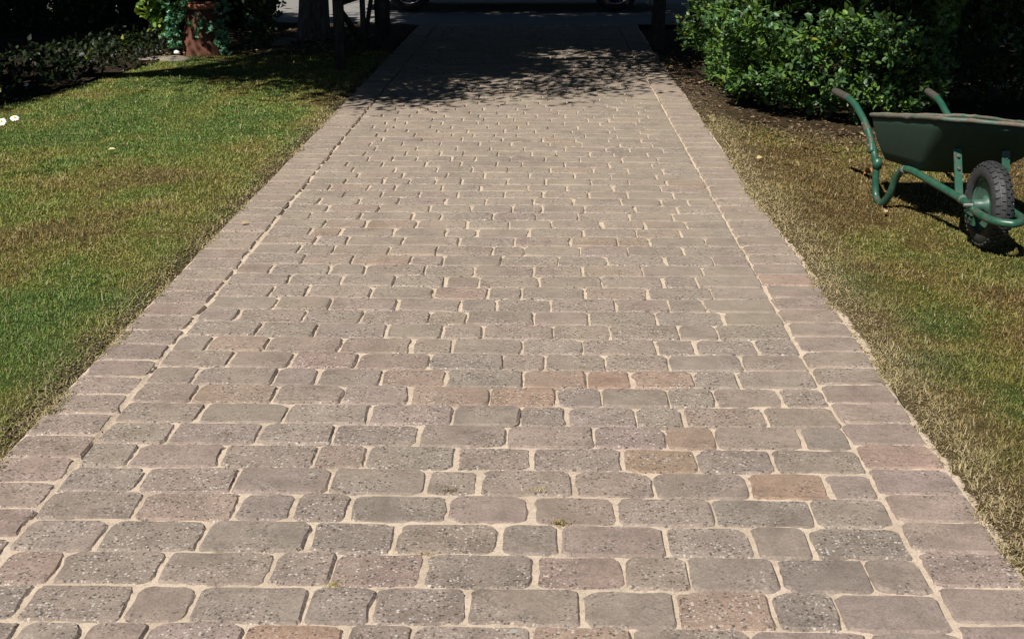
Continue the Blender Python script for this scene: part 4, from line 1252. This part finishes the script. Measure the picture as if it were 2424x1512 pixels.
# struts and brackets
def strut(a, b, w, t, name='strut'):
    m = MB(); m.beam(wv(a), wv(b), w, t, (1, 0, 0)); return wpart(m, name, M['barrow_green'])
strut((1.985, 5.845, .19), (1.985, 5.955, .415), 0.010, 0.036)
strut((2.205, 5.85, .19), (2.195, 5.90, .415), 0.010, 0.036)
strut((1.90, 6.06, .24), (2.26, 6.06, .24), 0.03, 0.02, 'cross_bar')
strut((1.84, 6.27, .25), (2.33, 6.27, .25), 0.03, 0.02, 'cross_bar')
for sx, d in ((1.982, -1), (2.150, 1)):
    m = MB(); m.box(wv((sx - 0.006, 5.60, .125)), wv((sx + 0.006, 5.69, .20)))
    m.box(wv((sx - 0.022, 5.60, .172)), wv((sx + 0.022, 5.69, .181)))
    m.tube([wv((sx - 0.02, 5.62, .155)), wv((sx + 0.02, 5.62, .155))], 0.009, 6, 1)
    m.tube([wv((sx - 0.02, 5.67, .155)), wv((sx + 0.02, 5.67, .155))], 0.009, 6, 1)
    wpart(m, 'axle_bracket', M['barrow_green'])
BP = [(0.0001, 0.012), (0.006, 0.012), (0.008, 0.008), (0.008, -0.004)]
for p in ((1.985, 5.905, .33), (1.985, 5.93, .385), (2.20, 5.90, .33), (2.20, 5.895, .385)):
    m = MB(); m.lathe(BP, 6, Matrix.Translation(wv(p)) @ Matrix.Rotation(R(90), 4, 'X')); wpart(m, 'bolt', M['rim_worn'])
for p in ((1.764, 6.62, .30), (1.748, 6.72, .40), (2.317, 6.62, .30)):
    m = MB(); m.lathe(BP, 6, Matrix.Translation(wv((p[0] - 0.022, p[1], p[2]))) @ Matrix.Rotation(R(-90), 4, 'Y')); wpart(m, 'bolt', M['rim_worn'])
for pts_ in ([(1.833, 6.29, .238), (1.842, 6.265, .246)], [(1.99, 5.825, .204), (1.985, 5.79, .199)]):
    m = MB(); m.tube([wv(p) for p in pts_], 0.0215, 12, 1); wpart(m, 'clamp', M['rim_worn'], True)
# wheel
wh = empty('wheel', (-0.03, 0.01, 0.205)); wh.parent = wbr
wh.rotation_euler = (0, 0, R(3)); 
Ry = Matrix.Rotation(R(90), 4, 'Y')
m = MB()
prof = []
for i in range(17):
    a = R(-128 + 256*i/16)
    prof.append((0.150 + 0.046*math.cos(a), 0.046*math.sin(a)))
m.lathe(prof, 56, Ry, True)
ty = m.build('tyre', M['tyre'], wh, True)
m = MB()
NT_ = 34
for k in range(NT_):
    a0 = 2*math.pi*k/NT_
    for row, (yo, tw) in enumerate(((-0.030, 0.020), (-0.010, 0.015), (0.010, 0.015), (0.030, 0.020))):
        a = a0 + (math.pi/NT_ if row % 2 else 0)
        rr = 0.150 + math.sqrt(0.046**2 - yo**2)
        Mx = Matrix.Rotation(a, 4, 'X') @ Matrix.Translation((yo, 0, rr)) @ Matrix.Rotation(yo/0.046*0.9, 4, 'Y')
        m.box((-tw/2, -0.0115, -0.006), (tw/2, 0.0115, 0.0055), Mx)
m.build('tread', M['tyre'], ty)
m = MB(); m.lathe([(0.118, -0.036), (0.125, -0.030), (0.112, -0.022), (0.090, -0.012), (0.05, -0.014), (0.0, -0.014), (0.0, 0.014), (0.05, 0.014), (0.090, 0.012), (0.112, 0.022), (0.125, 0.030), (0.118, 0.036), (0.108, 0.024), (0.108, -0.024)], 40, Ry)
m.build('rim', M['hub'], wh, True)
m = MB(); m.lathe([(0.0, -0.075), (0.024, -0.075), (0.026, -0.07), (0.026, -0.03), (0.045, -0.02), (0.045, 0.02), (0.026, 0.03), (0.026, 0.07), (0.024, 0.075), (0.0, 0.075)], 24, Ry)
m.build('hub', M['hub'], wh, True)
m = MB(); m.tube([(-0.115, 0, 0), (0.115, 0, 0)], 0.008, 10, 1); m.build('axle', M['blade_metal'], wh)
for e_ in (wh,):
    pass

# ------------------------------------------------------------------ litter: fallen leaves, weeds in the joints
def fallen(label, loc, L, col, rz, tilt=0.35, group=None):
    P = np.array([(0.0, 0.0, 0.0)]); az = rz
    A = np.array([(math.cos(az), math.sin(az), 0.12)]); Nn = np.array([(tilt, -0.2, 1.0)])
    me = leaf_mesh('fallen_leaf', P, A, unit(Nn), np.array([L]), np.array([L*0.6]), np.array([col]), M['dry_leaf'], 'oval', 0.25)
    o = link(bpy.data.objects.new('fallen_leaf', me)); o.location = loc
    return tag(o, label, 'leaf', group)
fallen('orange brown fallen leaf on the lawn left of the wheelbarrow legs', (1.86, 7.15, 0.035), 0.10, (0.40, 0.17, 0.06), 0.3)
fallen('pale tan fallen leaf on the lawn nearer than the wheelbarrow legs', (1.75, 6.24, 0.03), 0.045, (0.62, 0.42, 0.24), 1.2)
fallen('yellow fallen leaf close to the wheelbarrow legs', (1.95, 6.35, 0.03), 0.045, (0.52, 0.42, 0.12), 2.2)
fallen('pale fallen leaf on the left lawn, the one farther from the paving', (-2.75, 7.75, 0.035), 0.05, (0.55, 0.50, 0.25), 0.2)
fallen('curled dark leaf on the left lawn below the daisies', (-2.72, 7.35, 0.035), 0.06, (0.10, 0.08, 0.03), 0.1)
fallen('straw coloured leaf on the soil strip beside the right edging', (1.32, 7.6, 0.03), 0.05, (0.6, 0.46, 0.25), 0.8)
fallen('brown fallen leaf on the edging of the left lawn side', (-1.5, 6.0, 0.012), 0.04, (0.38, 0.28, 0.15), 0.4)

def weed(label, loc, n, L, cols):
    n = int(n * 2.0); L = L * 0.55
    az = RNG.uniform(0, 2*np.pi, n); el = RNG.uniform(0.1, 1.3, n)
    A = np.stack([np.cos(az)*np.cos(el), np.sin(az)*np.cos(el), np.sin(el)], 1)
    P = np.stack([RNG.normal(0, 0.013, n), RNG.normal(0, 0.005, n), np.zeros(n)], 1)
    Nn = unit(RNG.normal(0, 0.5, (n, 3)) + np.array((0, 0, 1)))
    LL = L * RNG.uniform(0.5, 1.2, n)
    c = np.array(cols)[RNG.integers(0, len(cols), n)] * RNG.uniform(0.8, 1.2, (n, 1))
    o = link(bpy.data.objects.new('weed_tuft', leaf_mesh('weed_tuft', P, A, Nn, LL, LL*0.14, c, M['dry_leaf'], 'rhomb')))
    o.location = loc
    return tag(o, label, 'weed', 'dry weeds in the paving joints')
ST = [(0.42, 0.33, 0.17), (0.30, 0.22, 0.11), (0.20, 0.17, 0.08)]
weed('dark brown weed tuft in the joint, the leftmost of the farther pair', (-0.25, 3.11, -0.004), 26, 0.032, [(0.16, 0.12, 0.06), (0.25, 0.18, 0.09)])
weed('pale straw weed tuft in the joint to the right of the dark one', (-0.01, 3.11, -0.004), 34, 0.034, [(0.5, 0.4, 0.24), (0.42, 0.33, 0.18)])
weed('bushy straw coloured weed tuft between the two small setts near the middle', (0.055, 2.925, -0.004), 44, 0.036, ST)
weed('straw and olive weed tuft at the corner of a sett, left of the middle', (-0.285, 2.76, -0.004), 30, 0.030, ST)
weed('yellowish weed tuft nearest to the viewer, in the joint left of the middle', (-0.49, 2.605, -0.004), 40, 0.030, [(0.45, 0.36, 0.17), (0.32, 0.30, 0.12)])


# ------------------------------------------------------------------ crumbs of earth and bits of dead leaf along the edges
def crumbs(name, label, cat, P, size, tint, mat, flat):
    n = len(P)
    T = np.array([(1,0,0),(0,1,0),(-1,0,0),(0,-1,0),(0,0,1),(0,0,-0.6)], dtype=float)
    rot = RNG.uniform(0, 2*np.pi, n); c, q = np.cos(rot), np.sin(rot)
    S = size[:, None, None] * RNG.uniform(0.6, 1.3, (n, 6, 1))
    V = T[None] * S
    V[:, :, 2] *= flat
    X = V[:, :, 0]*c[:, None] - V[:, :, 1]*q[:, None]*0.7; Y = V[:, :, 0]*q[:, None] + V[:, :, 1]*c[:, None]*0.7
    V = np.stack([X, Y, V[:, :, 2]], 2) + P[:, None, :]
    i = np.arange(n)[:, None, None] * 6
    F = (i + np.array([[0,1,4],[1,2,4],[2,3,4],[3,0,4],[1,0,5],[2,1,5],[3,2,5],[0,3,5]])[None]).reshape(-1, 3)
    o = link(bpy.data.objects.new(name, np_mesh(name, V.reshape(-1, 3), [F], mat, np.repeat(tint, 6, axis=0))))
    return tag(o, label, cat, kind='stuff')
def crumb_mat():
    t = NT('earth_crumb')
    return t.set(Base_Color=attr(t), Roughness=0.95, Specular_IOR_Level=0.1)
M['crumb'] = crumb_mat()
def edge_strip(side, n, w):
    y = 2.3 + 11 * RNG.random(n)**1.5
    d = np.abs(RNG.normal(0, w, n)) * (0.5 + fbm(y*2.5, y*0 + side, 81))
    x = (XL - EDGE) - d - 0.004 if side < 0 else (XR + EDGE) + d + 0.004
    return x, y, d
x, y, d = edge_strip(-1, 7000, 0.06)
k = RNG.random(len(x))
c = np.where((k < 0.7)[:, None], np.array((0.075, 0.054, 0.040)), np.array((0.20, 0.15, 0.10))) * RNG.uniform(0.6, 1.3, (len(x), 1))
P = np.stack([x, y, lawn_z(x, y) + 0.003], 1)
crumbs('soil_crumbs', 'dark crumbs of earth along the lawn edge at the left of the paving', 'soil', P, RNG.uniform(0.002, 0.008, len(x)), c, M['crumb'], 0.7)
x, y, d = edge_strip(1, 8000, 0.085)
k = RNG.random(len(x))
c = np.where((k < 0.45)[:, None], np.array((0.17, 0.125, 0.085)), np.array((0.36, 0.28, 0.19))) * RNG.uniform(0.6, 1.2, (len(x), 1))
P = np.stack([x, y, lawn_z(x, y) + 0.003], 1)
crumbs('soil_crumbs', 'pale sandy crumbs along the lawn edge on the wheelbarrow side', 'soil', P, RNG.uniform(0.0015, 0.005, len(x)), c, M['crumb'], 0.7)
# dead leaves and twigs under the shrub
n = 5200
x = RNG.uniform(XR + EDGE + 0.02, 4.6, n); y = shrub_front(x) + RNG.normal(-0.05, 0.38, n)
m_ = x < 1.55
y[m_] = RNG.uniform(8.6, 13.0, m_.sum())
x = np.concatenate([x, RNG.uniform(1.2, 1.6, 900)]); y = np.concatenate([y, RNG.uniform(8.4, 13.5, 900)])
n = len(x)
P = np.stack([x, y, lawn_z(x, y) + 0.004], 1)
az = RNG.uniform(0, 2*np.pi, n)
A = np.stack([np.cos(az), np.sin(az), RNG.normal(0, 0.25, n)], 1)
Nn = unit(RNG.normal(0, 0.5, (n, 3)) + np.array((0, 0, 1.0)))
L = RNG.uniform(0.012, 0.05, n)
c = np.array([(0.10, 0.065, 0.04), (0.16, 0.105, 0.06), (0.06, 0.042, 0.03), (0.26, 0.19, 0.11)])[RNG.integers(0, 4, n)] * RNG.uniform(0.7, 1.2, (n, 1))
o = link(bpy.data.objects.new('leaf_litter', leaf_mesh('leaf_litter', P, A, Nn, L, L*RNG.uniform(0.25, 0.6, n), c, M['dry_leaf'], 'rhomb', 0.2)))
tag(o, 'brown dead leaves and twigs on the earth in front of the right-hand shrub', 'leaf litter', kind='stuff')
n = 1500
x = RNG.uniform(-4.4, -1.9, n); y = RNG.uniform(12.7, 15.2, n)
P = np.stack([x, y, 0.02 + RNG.random(n)*0.03], 1)
az = RNG.uniform(0, 2*np.pi, n)
A = np.stack([np.cos(az), np.sin(az), RNG.normal(0, 0.25, n)], 1)
Nn = unit(RNG.normal(0, 0.5, (n, 3)) + np.array((0, 0, 1.0)))
L = RNG.uniform(0.02, 0.07, n)
c = np.array([(0.13, 0.09, 0.055), (0.22, 0.16, 0.10), (0.30, 0.24, 0.15)])[RNG.integers(0, 3, n)] * RNG.uniform(0.7, 1.2, (n, 1))
o = link(bpy.data.objects.new('leaf_litter', leaf_mesh('leaf_litter', P, A, Nn, L, L*RNG.uniform(0.25, 0.6, n), c, M['dry_leaf'], 'rhomb', 0.2)))
tag(o, 'pale dead leaves on the bare earth between the planter and the tree trunk', 'leaf litter', kind='stuff')
